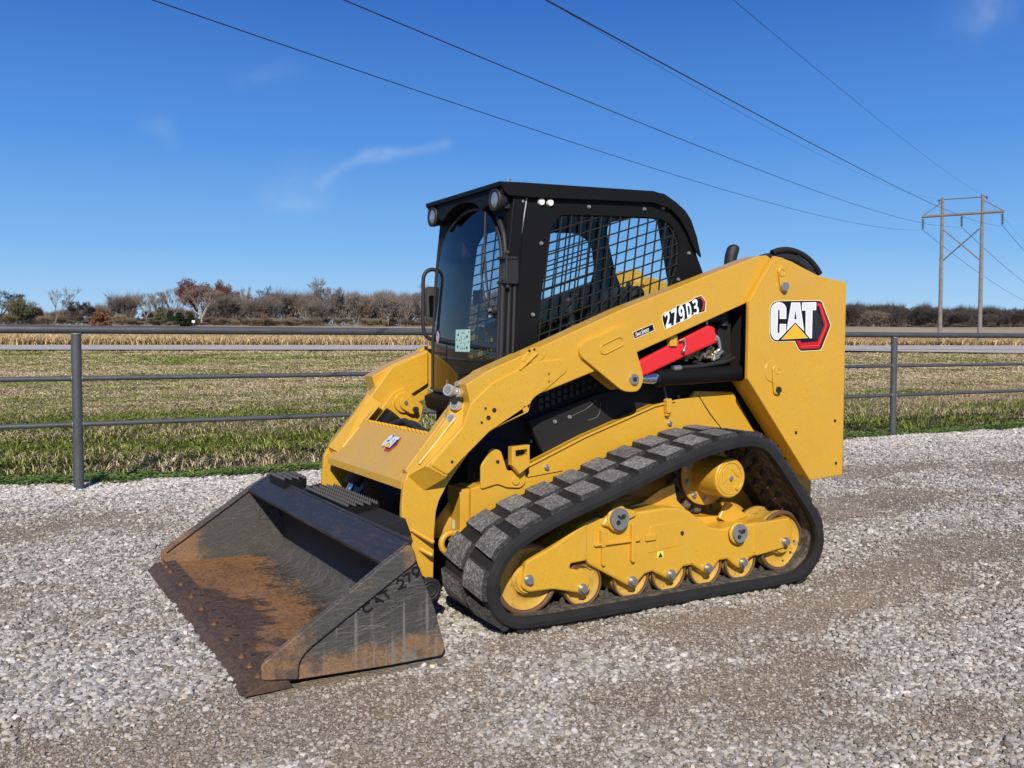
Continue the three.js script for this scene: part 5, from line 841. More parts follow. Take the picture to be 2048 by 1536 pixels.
// ---------------------------------------------------------------- cab
const cab = group(loader, 'cab');
{
  const WALL = [[-0.60, 0.92], [-0.632, 1.25], [-0.63, 1.70], [-0.60, 1.86], [-0.57, 2.05], [0.25, 2.10], [0.345, 2.085], [0.43, 2.035], [0.485, 1.985], [0.525, 1.90], [0.560, 1.80], [0.615, 1.69], [0.66, 1.55], [0.66, 1.0], [0.45, 0.98], [-0.1, 0.85], [-0.47, 0.72], [-0.555, 0.90]];
  const WIN = round([[-0.50, 1.20], [-0.515, 1.34], [-0.49, 1.523], [-0.454, 1.758], [-0.436, 1.89, 0.05], [-0.375, 1.972, 0.06], [-0.30, 1.980], [0.29, 2.003, 0.05], [0.39, 1.957, 0.05], [0.437, 1.86, 0.06], [0.425, 1.74], [0.374, 1.59], [0.366, 1.45], [0.34, 1.32], [0.30, 1.26], [-0.10, 1.18]], 0.02);
  const inWin = (x, y) => { let c = false; for (let i = 0, j = WIN.length - 1; i < WIN.length; j = i++) { const [xi, yi] = WIN[i], [xj, yj] = WIN[j]; if ((yi > y) !== (yj > y) && x < (xj - xi) * (y - yi) / (yj - yi) + xi) c = !c; } return c; };
  const clip = (a, b) => { const out = []; let st = null; const n = 160; for (let i = 0; i <= n; i++) { const t = i / n, x = mix(a[0], b[0], t), y = mix(a[1], b[1], t), q = inWin(x, y); if (q && !st) st = [x, y]; if (!q && st) { out.push([st, [x, y]]); st = null; } } return out; };
  const side = M.black, pane = new THREE.MeshPhysicalMaterial({ color: lin(0.80, 0.90, 0.93), transmission: 1, thickness: 0, roughness: 0.02, ior: 1.4 });
  both((s) => {
    const w = put(cab, 'side_wall', [plate(WALL, s * 0.392, s * 0.42, { bevel: 0.005, holes: [WIN] })], side);
    put(w, 'window_rim', [plate(WIN.map(([x, y]) => [x * 1.0, y]), s * 0.398, s * 0.405, { bevel: 0, holes: [WIN.map(([x, y]) => [-0.02 + (x + 0.02) * 0.972, 1.62 + (y - 1.62) * 0.972])] })], M.blackMatt);
    put(w, 'window_pane', [new THREE.ShapeGeometry(shapeOf(WIN)).translate(0, 0, s * 0.396)], pane);
    const bars = [];
    for (let k = -12; k < 16; k++) { const x = -0.02 + k * 0.0625; for (const [a, b] of clip([x - 0.12 * 0.42, 1.2], [x + 0.12 * 0.42, 2.04])) bars.push(rod([a[0], a[1], s * 0.412], [b[0], b[1], s * 0.412], 0.0046, 0.0046, 6)); }
    for (let k = -14; k < 24; k++) { const y = 1.60 + k * 0.057; for (const [a, b] of clip([-0.56, y - 0.165], [0.48, y + 0.165])) bars.push(rod([a[0], a[1], s * 0.408], [b[0], b[1], s * 0.408], 0.0046, 0.0046, 6)); }
    put(w, 'window_mesh', bars, M.blackMatt).userData.kind = 'stuff';
    for (const [x, y] of [[-0.486, 1.814], [-0.535, 1.448], [-0.191, 2.022], [0.176, 2.036], [0.305, 2.052], [0.494, 1.811], [0.419, 1.66], [-0.60, 2.02]]) bolt(w, x, y, s > 0 ? 0.42 : -0.43, 0.0075, M.zinc);
    put(w, 'lower_skirt', [plate(round([[-0.575, 0.905], [-0.488, 0.735], [-0.208, 0.808], [0.159, 0.925], [0.49, 1.02], [0.50, 1.13], [-0.15, 1.03]], 0.01), s * 0.42, s * 0.452, { bevel: 0.004 })], M.blackMatt);
    if (s > 0) {
      for (const [x, y] of [[-0.33, 0.915], [-0.42, 0.895], [0.40, 1.0]]) bolt(w, x, y, 0.452, 0.008, M.zinc);
      for (const x of [-0.489, -0.436]) put(w, 'bumper_button', [new THREE.CylinderGeometry(0.017, 0.019, 0.014, 20).rotateX(Math.PI / 2).translate(x, 2.026, 0.428)], M.white);
      const vent = []; for (let k = 0; k < 12; k++) for (let j = 0; j < 3; j++) vent.push(box(-0.50 + k * 0.038, -0.478 + k * 0.038, 0.955 + j * 0.036 + k * 0.0125, 0.980 + j * 0.036 + k * 0.0125, 0.421, 0.427, 0));
      put(w, 'vent_grille', vent, M.plastic).userData.kind = 'stuff';
      put(w, 'scratch', [pipe([[-0.32, 0.918, 0.4525], [-0.22, 0.955, 0.4525], [-0.155, 1.0, 0.4525]], 0.0012, 10, 4), pipe([[-0.13, 0.985, 0.4525], [-0.135, 0.93, 0.4525], [-0.16, 0.905, 0.4525], [-0.21, 0.895, 0.4525]], 0.0012, 10, 4)], M.zinc).userData.kind = 'stuff';
      put(w, 'edge_trim', [rod([-0.572, 2.04, 0.422], [-0.62, 1.765, 0.422], 0.004, 0.004, 6)], M.steel);
    }
  });
  const back = put(cab, 'rear_wall', [new THREE.ExtrudeGeometry(shapeOf([[-0.39, 1.0], [0.39, 1.0], [0.39, 2.085], [-0.39, 2.085]], [round([[-0.26, 1.58], [0.27, 1.58], [0.28, 2.05], [-0.28, 2.05]], 0.10)]), { depth: 0.04, bevelEnabled: false }).rotateY(-Math.PI / 2).translate(0.56, 0, 0)], M.black);
  back.geometry.attributes.position.array.forEach((_, i, a) => { if (i % 3 === 0) a[i] -= Math.max(0, a[i + 1] - 1.45) * 0.25; });
  // roof with a turned-down flange and a visor over the door
  const RP = [[-0.742, 2.085], [-0.738, 2.108], [-0.60, 2.114], [0.229, 2.137], [0.30, 2.125], [0.355, 2.095], [0.345, 2.075], [0.285, 2.10], [0.22, 2.112], [-0.60, 2.088]];
  put(cab, 'roof', [plate(RP, -0.445, 0.445, { bevel: 0.008, seg: 2 })], M.black);
  both((s) => put(cab, 'roof_flange', [plate([[-0.742, 2.104], [-0.715, 2.06], [-0.69, 2.040], [-0.575, 2.040], [0.22, 2.072], [0.345, 2.045], [0.41, 1.995], [0.47, 1.92], [0.52, 1.83], [0.566, 1.79], [0.535, 1.90], [0.492, 1.994], [0.45, 2.043], [0.385, 2.085], [0.30, 2.125], [0.229, 2.132], [-0.60, 2.109]], s * 0.432, s * 0.448, { bevel: 0.003 })], M.black));
  put(cab, 'roof_eye', [new THREE.TorusGeometry(0.012, 0.004, 6, 16).translate(-0.66, 2.12, 0.40)], M.zinc);
  // front frame with an arched doorway; it leans a little forward towards its foot
  const lean = (y) => -0.712 + 0.062 * (Math.max(0, y - 1.1) / 0.93) ** 2;
  const arch = (k, top, y0) => { const o = [[-k, y0]]; for (let i = 0; i <= 20; i++) { const a = Math.PI - Math.PI * i / 20; o.push([k * Math.cos(a), 1.68 + (top - 1.68) * Math.sin(a)]); } o.push([k, y0]); return o; };
  const front = (outer, holes, d0, d1, name, mat, parent = cab) => { const g = new THREE.ExtrudeGeometry(shapeOf(outer, holes), { depth: d1 - d0, bevelEnabled: true, bevelThickness: 0.004, bevelSize: 0.004, bevelOffset: -0.004, bevelSegments: 1, curveSegments: 8 }); const p = g.attributes.position; for (let i = 0; i < p.count; i++) { const z = p.getX(i), y = p.getY(i), d = p.getZ(i); p.setXYZ(i, lean(y) + d0 + d, y, z); } g.computeVertexNormals(); return put(parent, name, [g], mat); };
  front([[-0.41, 0.98], [0.41, 0.98], [0.43, 1.70], [0.43, 2.088], [-0.43, 2.088], [-0.43, 1.70]], [arch(0.372, 2.018, 1.02)], 0.0, 0.06, 'front_frame', M.black);
  const visor = front([[-0.43, 2.05], ...arch(0.40, 2.058, 1.80).slice(1, -1).filter((p) => p[1] > 1.95), [0.43, 2.05], [0.43, 2.092], [-0.43, 2.092]].filter((p, i, a) => true), null, -0.075, -0.001, 'visor', M.black);
  // curved door glass
  const door = group(loader, 'front_door');
  const halfW = (y) => (y < 1.68 ? 0.385 : 0.385 * Math.sqrt(Math.max(0, 1 - ((y - 1.68) / 0.345) ** 2)));
  const gx = (y, z) => lean(y) - 0.012 - 0.035 * (1 - (z / 0.395) ** 2) * clamp((2.04 - y) / 0.3);
  { const P = [], I = [], ny = 44, nz = 18; for (let j = 0; j <= ny; j++) for (let i = 0; i <= nz; i++) { const t = j / ny, y = mix(1.035, 2.022, t < 0.6 ? t * 1.083 : 0.65 + 0.35 * Math.sin((t - 0.6) / 0.4 * Math.PI / 2)), w = halfW(y), z = mix(-w, w, i / nz); P.push(gx(y, z), y, z); }
    for (let j = 0; j < ny; j++) for (let i = 0; i < nz; i++) { const a = j * (nz + 1) + i; I.push(a, a + 1, a + nz + 1, a + 1, a + nz + 2, a + nz + 1); }
    const g = new THREE.BufferGeometry(); g.setAttribute('position', new THREE.Float32BufferAttribute(P, 3)); g.setIndex(I); g.computeVertexNormals(); put(door, 'windshield', [g], M.glass); }
  const rim = []; for (let i = 0; i <= 40; i++) { const a = Math.PI * i / 40; rim.push([lean(1.68 + 0.345 * Math.sin(a)) - 0.012, 1.68 + 0.345 * Math.sin(a), -0.385 * Math.cos(a)]); }
  put(door, 'door_seal', [pipe([[lean(1.03) - 0.012, 1.03, -0.387], [lean(1.3) - 0.012, 1.3, -0.387], ...rim, [lean(1.3) - 0.012, 1.3, 0.387], [lean(1.03) - 0.012, 1.03, 0.387]], 0.011, 120, 8)], M.plastic);
  put(door, 'sill_bar', [pipe([[gx(1.035, -0.35), 1.03, -0.35], [gx(1.035, -0.2), 1.03, -0.2], [gx(1.035, 0), 1.03, 0], [gx(1.035, 0.2), 1.03, 0.2], [gx(1.035, 0.35), 1.03, 0.35]], 0.012, 30, 8)], M.plastic);
  // hinge side: ribbed column and hinge
  for (const [z, r] of [[0, 0.015], [0.034, 0.012], [0.062, 0.010]]) put(door, 'hinge_column', [rod([lean(1.02) - 0.012 + z, 1.02, 0.412 + z * 0.2], [lean(1.60) - 0.012 + z, 1.60, 0.412 + z * 0.2], r, r, 12)], M.plastic);
  put(door, 'hinge_column', [pipe([[lean(1.62) - 0.01, 1.62, 0.418], [lean(1.75) - 0.01, 1.76, 0.412], [lean(1.85) - 0.015, 1.86, 0.385], [lean(1.94) - 0.02, 1.945, 0.32]], 0.014, 24, 10)], M.plastic);
  put(door, 'hinge', [box(-0.705, -0.630, 1.605, 1.735, 0.385, 0.445), box(-0.722, -0.635, 1.722, 1.738, 0.375, 0.450), box(-0.722, -0.635, 1.600, 1.616, 0.375, 0.450)], M.plastic);
  put(door, 'hinge_pin', [rod([-0.700, 1.60, 0.44], [-0.700, 1.75, 0.44], 0.010, 0.010, 12), new THREE.SphereGeometry(0.014, 12, 8).translate(-0.697, 1.755, 0.445), new THREE.SphereGeometry(0.012, 12, 8).translate(-0.697, 1.585, 0.445)], M.plastic);
  put(door, 'lower_hinge', [rod([-0.70, 1.245, 0.36], [-0.735, 1.25, 0.30], 0.012, 0.012, 10), rod([-0.70, 1.26, 0.40], [-0.70, 1.24, 0.40], 0.018, 0.018, 12)], M.plastic);
  // wiper
  const wp = group(loader, 'wiper');
  put(wp, 'wiper_blade', [pipe([[-0.722, 1.978, 0.255], [-0.742, 1.80, 0.285], [-0.745, 1.62, 0.312], [-0.742, 1.50, 0.335]], 0.006, 30, 6)], M.plastic);
  put(wp, 'wiper_arm', [pipe([[-0.735, 1.435, 0.345], [-0.755, 1.50, 0.32], [-0.76, 1.66, 0.283], [-0.752, 1.80, 0.282]], 0.0055, 30, 6), pipe([[-0.735, 1.455, 0.365], [-0.752, 1.52, 0.345], [-0.752, 1.70, 0.30]], 0.004, 30, 6)], M.plastic);
  put(wp, 'wiper_motor', [new THREE.CylinderGeometry(0.022, 0.026, 0.02, 18).rotateZ(Math.PI / 2).translate(-0.728, 1.47, 0.352)], M.plastic);
  put(wp, 'wiper_nut', [new THREE.CylinderGeometry(0.009, 0.009, 0.016, 10).rotateZ(Math.PI / 2).translate(-0.745, 1.47, 0.352), new THREE.SphereGeometry(0.009, 10, 8).translate(-0.742, 1.436, 0.34)], M.zinc);
  // labels stuck on the glass
  const onGlass = (name, w, h, y, z, mat) => { const P = [], U = [], I = []; for (let j = 0; j <= 6; j++) for (let i = 0; i <= 6; i++) { const yy = y + (j / 6 - 0.5) * h, zz = z + (i / 6 - 0.5) * w; P.push(gx(yy, zz) - 0.003, yy, zz); U.push(i / 6, j / 6); } for (let j = 0; j < 6; j++) for (let i = 0; i < 6; i++) { const a = j * 7 + i; I.push(a, a + 1, a + 7, a + 1, a + 8, a + 7); } const g = new THREE.BufferGeometry(); g.setAttribute('position', new THREE.Float32BufferAttribute(P, 3)); g.setAttribute('uv', new THREE.Float32BufferAttribute(U, 2)); g.setIndex(I); g.computeVertexNormals(); put(door, name, [g], mat, true); };
  const cv = (w, h, f) => { const c = document.createElement('canvas'); c.width = w; c.height = h; f(c.getContext('2d'), w, h); const t = new THREE.CanvasTexture(c); t.colorSpace = THREE.SRGBColorSpace; return t; };
  onGlass('control_chart', 0.165, 0.118, 1.315, 0.062, new THREE.MeshStandardMaterial({ roughness: 0.5, map: cv(256, 192, (g, w, h) => {
    g.fillStyle = '#b9ddcf'; g.fillRect(0, 0, w, h); g.strokeStyle = '#1c2622'; g.fillStyle = '#161d1a'; g.lineWidth = 7;
    for (const [x, y] of [[48, 45], [205, 62], [45, 150], [205, 158]]) { g.beginPath(); g.arc(x, y, 13, 0, 7); g.fill(); }
    for (const [a, b, c, d] of [[95, 60, 120, 88], [150, 92, 182, 66], [92, 128, 118, 108], [150, 110, 178, 138]]) { g.beginPath(); g.moveTo(a, b); g.lineTo(c, d); g.stroke(); }
    g.lineWidth = 3; for (const [x, y] of [[120, 28], [150, 30], [230, 25], [25, 90], [130, 160], [100, 170], [165, 165], [225, 110], [80, 95]]) { g.beginPath(); g.arc(x, y, 8, 0, 7); g.stroke(); g.beginPath(); g.moveTo(x - 7, y + 9); g.lineTo(x + 8, y - 9); g.stroke(); }
  }) }));
  onGlass('round_label', 0.062, 0.072, 1.337, -0.286, new THREE.MeshStandardMaterial({ roughness: 0.5, alphaTest: 0.5, map: cv(96, 96, (g) => { g.clearRect(0, 0, 96, 96); g.fillStyle = '#e9e3e6'; g.beginPath(); g.arc(48, 48, 46, 0, 7); g.fill(); g.strokeStyle = '#b03058'; g.lineWidth = 8; g.beginPath(); g.arc(48, 48, 38, 0, 7); g.stroke(); g.beginPath(); g.moveTo(22, 22); g.lineTo(74, 74); g.stroke(); g.strokeStyle = '#222'; g.lineWidth = 6; g.beginPath(); g.moveTo(48, 22); g.lineTo(48, 74); g.moveTo(36, 40); g.lineTo(60, 40); g.stroke(); }) }));
  // work lights under the visor
  for (const z of [0.372, -0.372]) {
    const l = group(loader, 'work_light');
    put(l, 'housing', [new THREE.LatheGeometry([[0.001, 0.06], [0.035, 0.058], [0.050, 0.03], [0.058, 0.0], [0.058, -0.014], [0.045, -0.016], [0.043, -0.004], [0.001, -0.003]].map((p) => new THREE.Vector2(...p)), 28).rotateZ(-Math.PI / 2).translate(-0.722, 2.026, z)], M.plastic);
    put(l, 'lens', [new THREE.SphereGeometry(0.11, 24, 8, 0, 6.283, 0, 0.385).translate(0, -0.100, 0).rotateZ(Math.PI / 2).translate(-0.730, 2.026, z)], M.lens);
    put(l, 'bracket', [box(-0.69, -0.655, 1.98, 2.05, z - 0.03, z + 0.03)], M.plastic);
  }
  // grab handle and mirror on the right front corner
  const hd = group(loader, 'grab_handle');
  put(hd, 'bar', [pipe([[-0.655, 1.60, -0.432], [-0.655, 1.69, -0.434], [-0.685, 1.728, -0.436], [-0.73, 1.722, -0.438], [-0.757, 1.68, -0.44], [-0.760, 1.55, -0.44], [-0.760, 1.40, -0.44], [-0.745, 1.345, -0.438], [-0.70, 1.318, -0.43], [-0.66, 1.312, -0.42]], 0.0115, 70, 10, 0.4)], M.plastic);
  const mr = group(loader, 'mirror');
  put(mr, 'mirror_shell', [box(-0.735, -0.615, 1.43, 1.625, -0.475, -0.442, 0.014)], M.mirror);
  put(mr, 'mirror_frame', [plate(round([[-0.738, 1.425], [-0.612, 1.425], [-0.60, 1.63], [-0.742, 1.63]], 0.02), -0.444, -0.430, { holes: [round([[-0.722, 1.45], [-0.645, 1.45], [-0.64, 1.575], [-0.726, 1.575]], 0.01)] })], M.mirror);
  put(mr, 'mirror_glass', [box(-0.724, -0.646, 1.452, 1.573, -0.443, -0.437, 0)], M.chrome);
  // footwell nose under the door and the dark base
  put(cab, 'footwell', [plate(round([[-0.72, 1.025], [-0.79, 1.00], [-0.775, 0.93], [-0.70, 0.90], [-0.60, 0.90], [-0.60, 1.025]], 0.015), -0.375, 0.36, { bevel: 0.01 })], M.black);
  put(cab, 'floor', [box(-0.62, 0.52, 0.98, 1.02, -0.385, 0.385)], M.blackMatt);
  put(cab, 'headliner', [box(-0.60, 0.30, 2.04, 2.078, -0.385, 0.385)], M.blackMatt);
  // seat and controls
  const seat = group(loader, 'operator_seat');
  put(seat, 'seat_cushion', [box(-0.18, 0.26, 1.20, 1.31, -0.24, 0.24, 0.04)], M.seat);
  put(seat, 'seat_back', [plate(round([[0.16, 1.26], [0.25, 1.26], [0.36, 1.60], [0.32, 1.64], [0.26, 1.62]], 0.04), -0.22, 0.22, { bevel: 0.03, seg: 3 })], M.seat);
  put(seat, 'seat_base', [box(-0.12, 0.24, 1.02, 1.20, -0.2, 0.2)], M.blackMatt);
  both((s) => {
    put(seat, 'armrest', [box(-0.12, 0.22, 1.40, 1.45, s * 0.27, s * 0.35, 0.02)], M.seat);
    const j = group(loader, 'joystick');
    put(j, 'console', [box(-0.30, 0.10, 1.18, 1.35, s * 0.27, s * 0.37, 0.02)], M.plastic);
    put(j, 'boot', [new THREE.CylinderGeometry(0.022, 0.05, 0.07, 16).translate(-0.22, 1.385, s * 0.31)], M.plastic);
    put(j, 'grip', [rod([-0.22, 1.41, s * 0.31], [-0.235, 1.52, s * 0.30], 0.020, 0.026, 14), new THREE.SphereGeometry(0.03, 14, 10).scale(1, 0.8, 1).translate(-0.238, 1.53, s * 0.30)], M.plastic);
    put(cab, 'dash_pod', [box(-0.60, -0.50, 1.78, 1.93, s * 0.25, s * 0.37, 0.02)], M.plastic);
  });
  put(cab, 'dash_bar', [box(-0.63, -0.55, 1.27, 1.31, -0.385, 0.385, 0.01)], M.plastic);
  put(cab, 'rear_shelf', [box(0.30, 0.52, 1.02, 1.32, -0.38, 0.38, 0.02)], M.blackMatt);
  put(cab, 'screen', [box(-0.49, -0.47, 1.53, 1.61, -0.34, -0.24, 0.008)], M.plastic);
  put(cab, 'inside_mirror', [box(0.10, 0.12, 1.93, 1.99, -0.05, 0.0, 0.008)], M.plastic);
}
// ---------------------------------------------------------------- bucket
const bucket = group(loader, 'bucket');
{
  const prof = [[-2.115, 0.036], [-1.85, 0.031], [-1.60, 0.029], [-1.53, 0.034], [-1.475, 0.052], [-1.435, 0.085], [-1.414, 0.13], [-1.416, 0.185], [-1.438, 0.26], [-1.475, 0.37], [-1.512, 0.478]];
  const c = new THREE.CatmullRomCurve3(prof.map((p) => new THREE.Vector3(p[0], p[1], 0)), false, 'centripetal'), sp = c.getSpacedPoints(70), nz = 60, P = [], U = [], I = [];
  const th = 0.012, N = sp.length;
  for (const off of [0, -th]) for (let i = 0; i < N; i++) { const a = sp[Math.max(0, i - 1)], b = sp[Math.min(N - 1, i + 1)], t = b.clone().sub(a).normalize(); for (let k = 0; k <= nz; k++) { const z = mix(-1.076, 1.076, k / nz), dent = off ? 0 : (fbm(z * 3, i * 0.09, 3, 401) - 0.5) * 0.006; P.push(sp[i].x - t.y * (off + dent) , sp[i].y + t.x * (off + dent), z); U.push(k / nz, i / (N - 1)); } }
  for (let s = 0; s < 2; s++) for (let i = 0; i < N - 1; i++) for (let k = 0; k < nz; k++) { const a = s * N * (nz + 1) + i * (nz + 1) + k, b = a + nz + 1; if (s) I.push(a, a + 1, b, a + 1, b + 1, b); else I.push(a, b, a + 1, a + 1, b, b + 1); }
  const g = new THREE.BufferGeometry(); g.setAttribute('position', new THREE.Float32BufferAttribute(P, 3)); g.setAttribute('uv', new THREE.Float32BufferAttribute(U, 2)); g.setIndex(I); g.computeVertexNormals();
  const shell = shade(new THREE.Mesh(g, M.shell)); shell.name = 'shell'; bucket.add(shell);
  // top lip: plate that folds forward and down, with a raised rear edge
  const lip = put(bucket, 'top_lip', [plate([[-1.627, 0.424], [-1.517, 0.497], [-1.500, 0.497], [-1.494, 0.485], [-1.512, 0.478], [-1.622, 0.410]], -1.072, 1.072, { bevel: 0.003 })], M.lip, true);
  unitUV(lip, 'z', 'y', -1.072, 1.072, 0.41, 0.50);
  put(bucket, 'lip_edge', [rod([-1.504, 0.500, -1.08], [-1.504, 0.500, 1.08], 0.008, 0.008, 10)], M.lip);
  const SIDE = [[-2.105, 0.040], [-2.110, 0.102], [-1.627, 0.424], [-1.522, 0.490], [-1.505, 0.464], [-1.491, 0.424], [-1.409, 0.227], [-1.359, 0.045], [-1.370, 0.012], [-1.60, 0.010], [-1.979, 0.020], [-2.06, 0.022]];
  both((s) => {
    const w = put(bucket, 'side_plate', [plate(round(SIDE, 0.012, 3), s * 1.072, s * 1.092, { bevel: 0.003 })], s > 0 ? M.side : M.sideIn, true); unitUV(w, 'x', 'y', -2.12, -1.35, 0, 0.5);
    const k = put(bucket, 'side_cutter', [plate(round([[-2.121, 0.046], [-2.121, 0.104], [-1.627, 0.430], [-1.522, 0.494], [-1.503, 0.470], [-1.489, 0.428], [-1.503, 0.412], [-1.926, 0.145], [-1.963, 0.114], [-1.978, 0.087], [-1.982, 0.026]], 0.012, 3), s * 1.090, s * 1.108, { bevel: 0.004 })], M.cutter, true); unitUV(k, 'x', 'y', -2.12, -1.48, 0, 0.5);
    const e = put(bucket, 'edge_rim', [plate([[-2.10, 0.108], [-1.627, 0.425], [-1.530, 0.486], [-1.533, 0.472], [-1.622, 0.412], [-2.095, 0.095]], s * 1.060, s * 1.074, { bevel: 0.003 })], M.cutter, true); unitUV(e, 'x', 'y', -2.12, -1.48, 0, 0.5);
    // raised lettering on the side plate, and its back on the inside of the far one
    const logoAt = (q) => (s > 0 ? [mix(-1.594, -1.500, (q[0] - 270) / 1140), mix(0.297, 0.240, (q[1] - 185) / 960)] : [mix(-1.483, -1.580, (q[0] - 270) / 1140), mix(0.312, 0.232, (q[1] - 185) / 960)]);
    for (const k of ['C', 'A', 'T', 'V']) { const m = put(bucket, 'raised_letter', [plate(GLYPH[k].map(logoAt), s > 0 ? 1.090 : -1.073, s > 0 ? 1.0955 : -1.068, { bevel: 0.0015, holes: k === 'A' ? [GLYPH.a.map(logoAt)] : undefined })], s > 0 ? M.side : M.sideIn, true); unitUV(m, 'x', 'y', -2.12, -1.35, 0, 0.5); }
  });
  // stencilled lettering, brushed on in black
  { const cv = document.createElement('canvas'); cv.width = 768; cv.height = 512; const x = cv.getContext('2d'); x.clearRect(0, 0, 768, 512);
    x.strokeStyle = x.fillStyle = '#050506'; x.lineCap = 'butt'; x.lineWidth = 27; x.lineJoin = 'round';
    const X = (v) => (v - 130) / 1400 * 768, Y = (v) => (v - 270) / 1120 * 512, line = (p) => { x.beginPath(); p.forEach((q, i) => (i ? x.lineTo(X(q[0]), Y(q[1])) : x.moveTo(X(q[0]), Y(q[1])))); x.stroke(); };
    x.beginPath(); x.ellipse(X(275), Y(1235), 62, 48, -0.6, 0.9, 5.6); x.stroke(); line([[470, 1150], [450, 1020], [640, 1140]]); line([[470, 1110], [560, 1100]]); line([[500, 930], [730, 830]]); line([[640, 880], [770, 1070]]);
    line([[930, 700], [980, 600], [1080, 620], [1090, 720], [1010, 800]]); line([[960, 850], [1170, 790]]); line([[1080, 520], [1230, 430], [1240, 700]]); x.lineWidth = 30; x.beginPath(); x.ellipse(X(1390), Y(400), 45, 42, -0.3, 0, 7); x.stroke(); line([[1390, 575], [1480, 500]]);
    const t = new THREE.CanvasTexture(cv); t.colorSpace = THREE.SRGBColorSpace; const q = [[-1.727, 0.402], [-1.464, 0.399], [-1.722, 0.238], [-1.468, 0.229]];
    const gg = new THREE.BufferGeometry(); gg.setAttribute('position', new THREE.Float32BufferAttribute(q.flatMap((p) => [p[0], p[1], 1.0935]), 3)); gg.setAttribute('uv', new THREE.Float32BufferAttribute([0, 1, 1, 1, 0, 0, 1, 0], 2)); gg.setIndex([0, 2, 1, 1, 2, 3]); gg.computeVertexNormals();
    put(bucket, 'stencil_lettering', [gg], new THREE.MeshStandardMaterial({ map: t, alphaTest: 0.5, roughness: 0.6 }), true); }
  // cutting edge in two layers, with square bolts
  const ed = put(bucket, 'cutting_edge', [plate([[-2.183, 0.010], [-2.155, 0.036], [-2.048, 0.047], [-2.040, 0.036], [-2.040, 0.014]], -1.098, 1.098, { bevel: 0.002 })], M.edge, true); unitUV(ed, 'z', 'x', -1.1, 1.1, -2.6, -1.5);
  const b2 = put(bucket, 'edge_strip', [plate([[-2.194, 0.002], [-2.165, 0.018], [-2.165, 0.004], [-2.194, -0.004]], -1.09, 1.09, { bevel: 0.001 })], M.edge, true); unitUV(b2, 'z', 'x', -1.1, 1.1, -2.6, -1.5);
  for (const z of [-1.03, -0.93, -0.80, -0.495, -0.222, 0.02, 0.292, 0.541, 0.794, 0.92, 1.045]) { put(bucket, 'edge_bolt', [new THREE.CylinderGeometry(0.013, 0.016, 0.010, 12).translate(-2.118, 0.046, z), new THREE.CylinderGeometry(0.0085, 0.0085, 0.008, 6).translate(-2.118, 0.054, z)], M.boltRust); }
  for (let i = 0; i < 14; i++) { const z = -0.95 + i * 0.146; put(bucket, 'edge_hole', [new THREE.BoxGeometry(0.022, 0.002, 0.012).rotateZ(0.09).translate(-2.072, 0.0465, z)], M.hole); }
  put(bucket, 'wear_shoe', [plate(round([[-2.19, 0.0], [-2.10, 0.036], [-2.02, 0.03], [-2.0, 0.0]], 0.006), 1.06, 1.112, { bevel: 0.003 })], M.edge);
  // serrated steps on the back of the lip
  const step = (x0, x1, y, z0, z1) => {
    const st = group(bucket, 'step'), body = [], teeth = [];
    body.push(box(x0, x1, y - 0.045, y - 0.036, z0, z1, 0.001)); body.push(box(x0 - 0.004, x0 + 0.004, y - 0.055, y, z0, z1, 0.001), box(x1 - 0.004, x1 + 0.004, y - 0.045, y, z0, z1, 0.001));
    for (const z of [z0, z1]) body.push(box(x0, x1, y - 0.05, y - 0.004, z - 0.004, z + 0.004, 0.001));
    const rows = Math.round((x1 - x0) / 0.042); for (let r = 1; r < rows; r++) body.push(box(x0 + (x1 - x0) * r / rows - 0.003, x0 + (x1 - x0) * r / rows + 0.003, y - 0.04, y - 0.003, z0, z1, 0.001));
    for (let r = 0; r <= rows; r++) for (let z = z0 + 0.008; z < z1; z += 0.030) teeth.push(new THREE.ConeGeometry(0.012, 0.020, 4).translate(x0 + (x1 - x0) * r / rows, y + 0.007, z));
    const b = put(st, 'step_frame', body, M.black); put(st, 'step_teeth', teeth, M.tooth).userData.kind = 'stuff'; return b;
  };
  put(bucket, 'step_bracket', [plate([[-1.52, 0.50], [-1.44, 0.535], [-1.42, 0.47], [-1.50, 0.46]], -0.60, -0.585)], M.black);
  step(-1.535, -1.415, 0.535, -0.90, -0.60);
  step(-1.485, -1.335, 0.520, -0.36, 0.30);
  put(bucket, 'coupler_plate', [box(-1.40, -1.33, 0.05, 0.44, -0.60, 0.60, 0.01), plate([[-1.50, 0.47], [-1.33, 0.50], [-1.30, 0.42], [-1.36, 0.40], [-1.42, 0.42]], -0.62, 0.62)], M.blackMatt);
  both((s) => { put(bucket, 'hinge_ear', [plate(round([[-1.40, 0.07], [-1.42, 0.28], [-1.30, 0.26], [-1.19, 0.19], [-1.19, 0.12], [-1.28, 0.06]], 0.04), s * 0.60, s * 0.63)], M.black); });
  put(bucket, 'hinge_pin', [new THREE.CylinderGeometry(0.055, 0.055, 0.03, 28).rotateX(Math.PI / 2).translate(-1.225, 0.165, 0.645)], M.plastic);
  for (const r of [0.042, 0.026]) put(bucket, 'pin_ring', [new THREE.TorusGeometry(r, 0.006, 8, 28).translate(-1.225, 0.165, 0.660)], M.plastic);
}
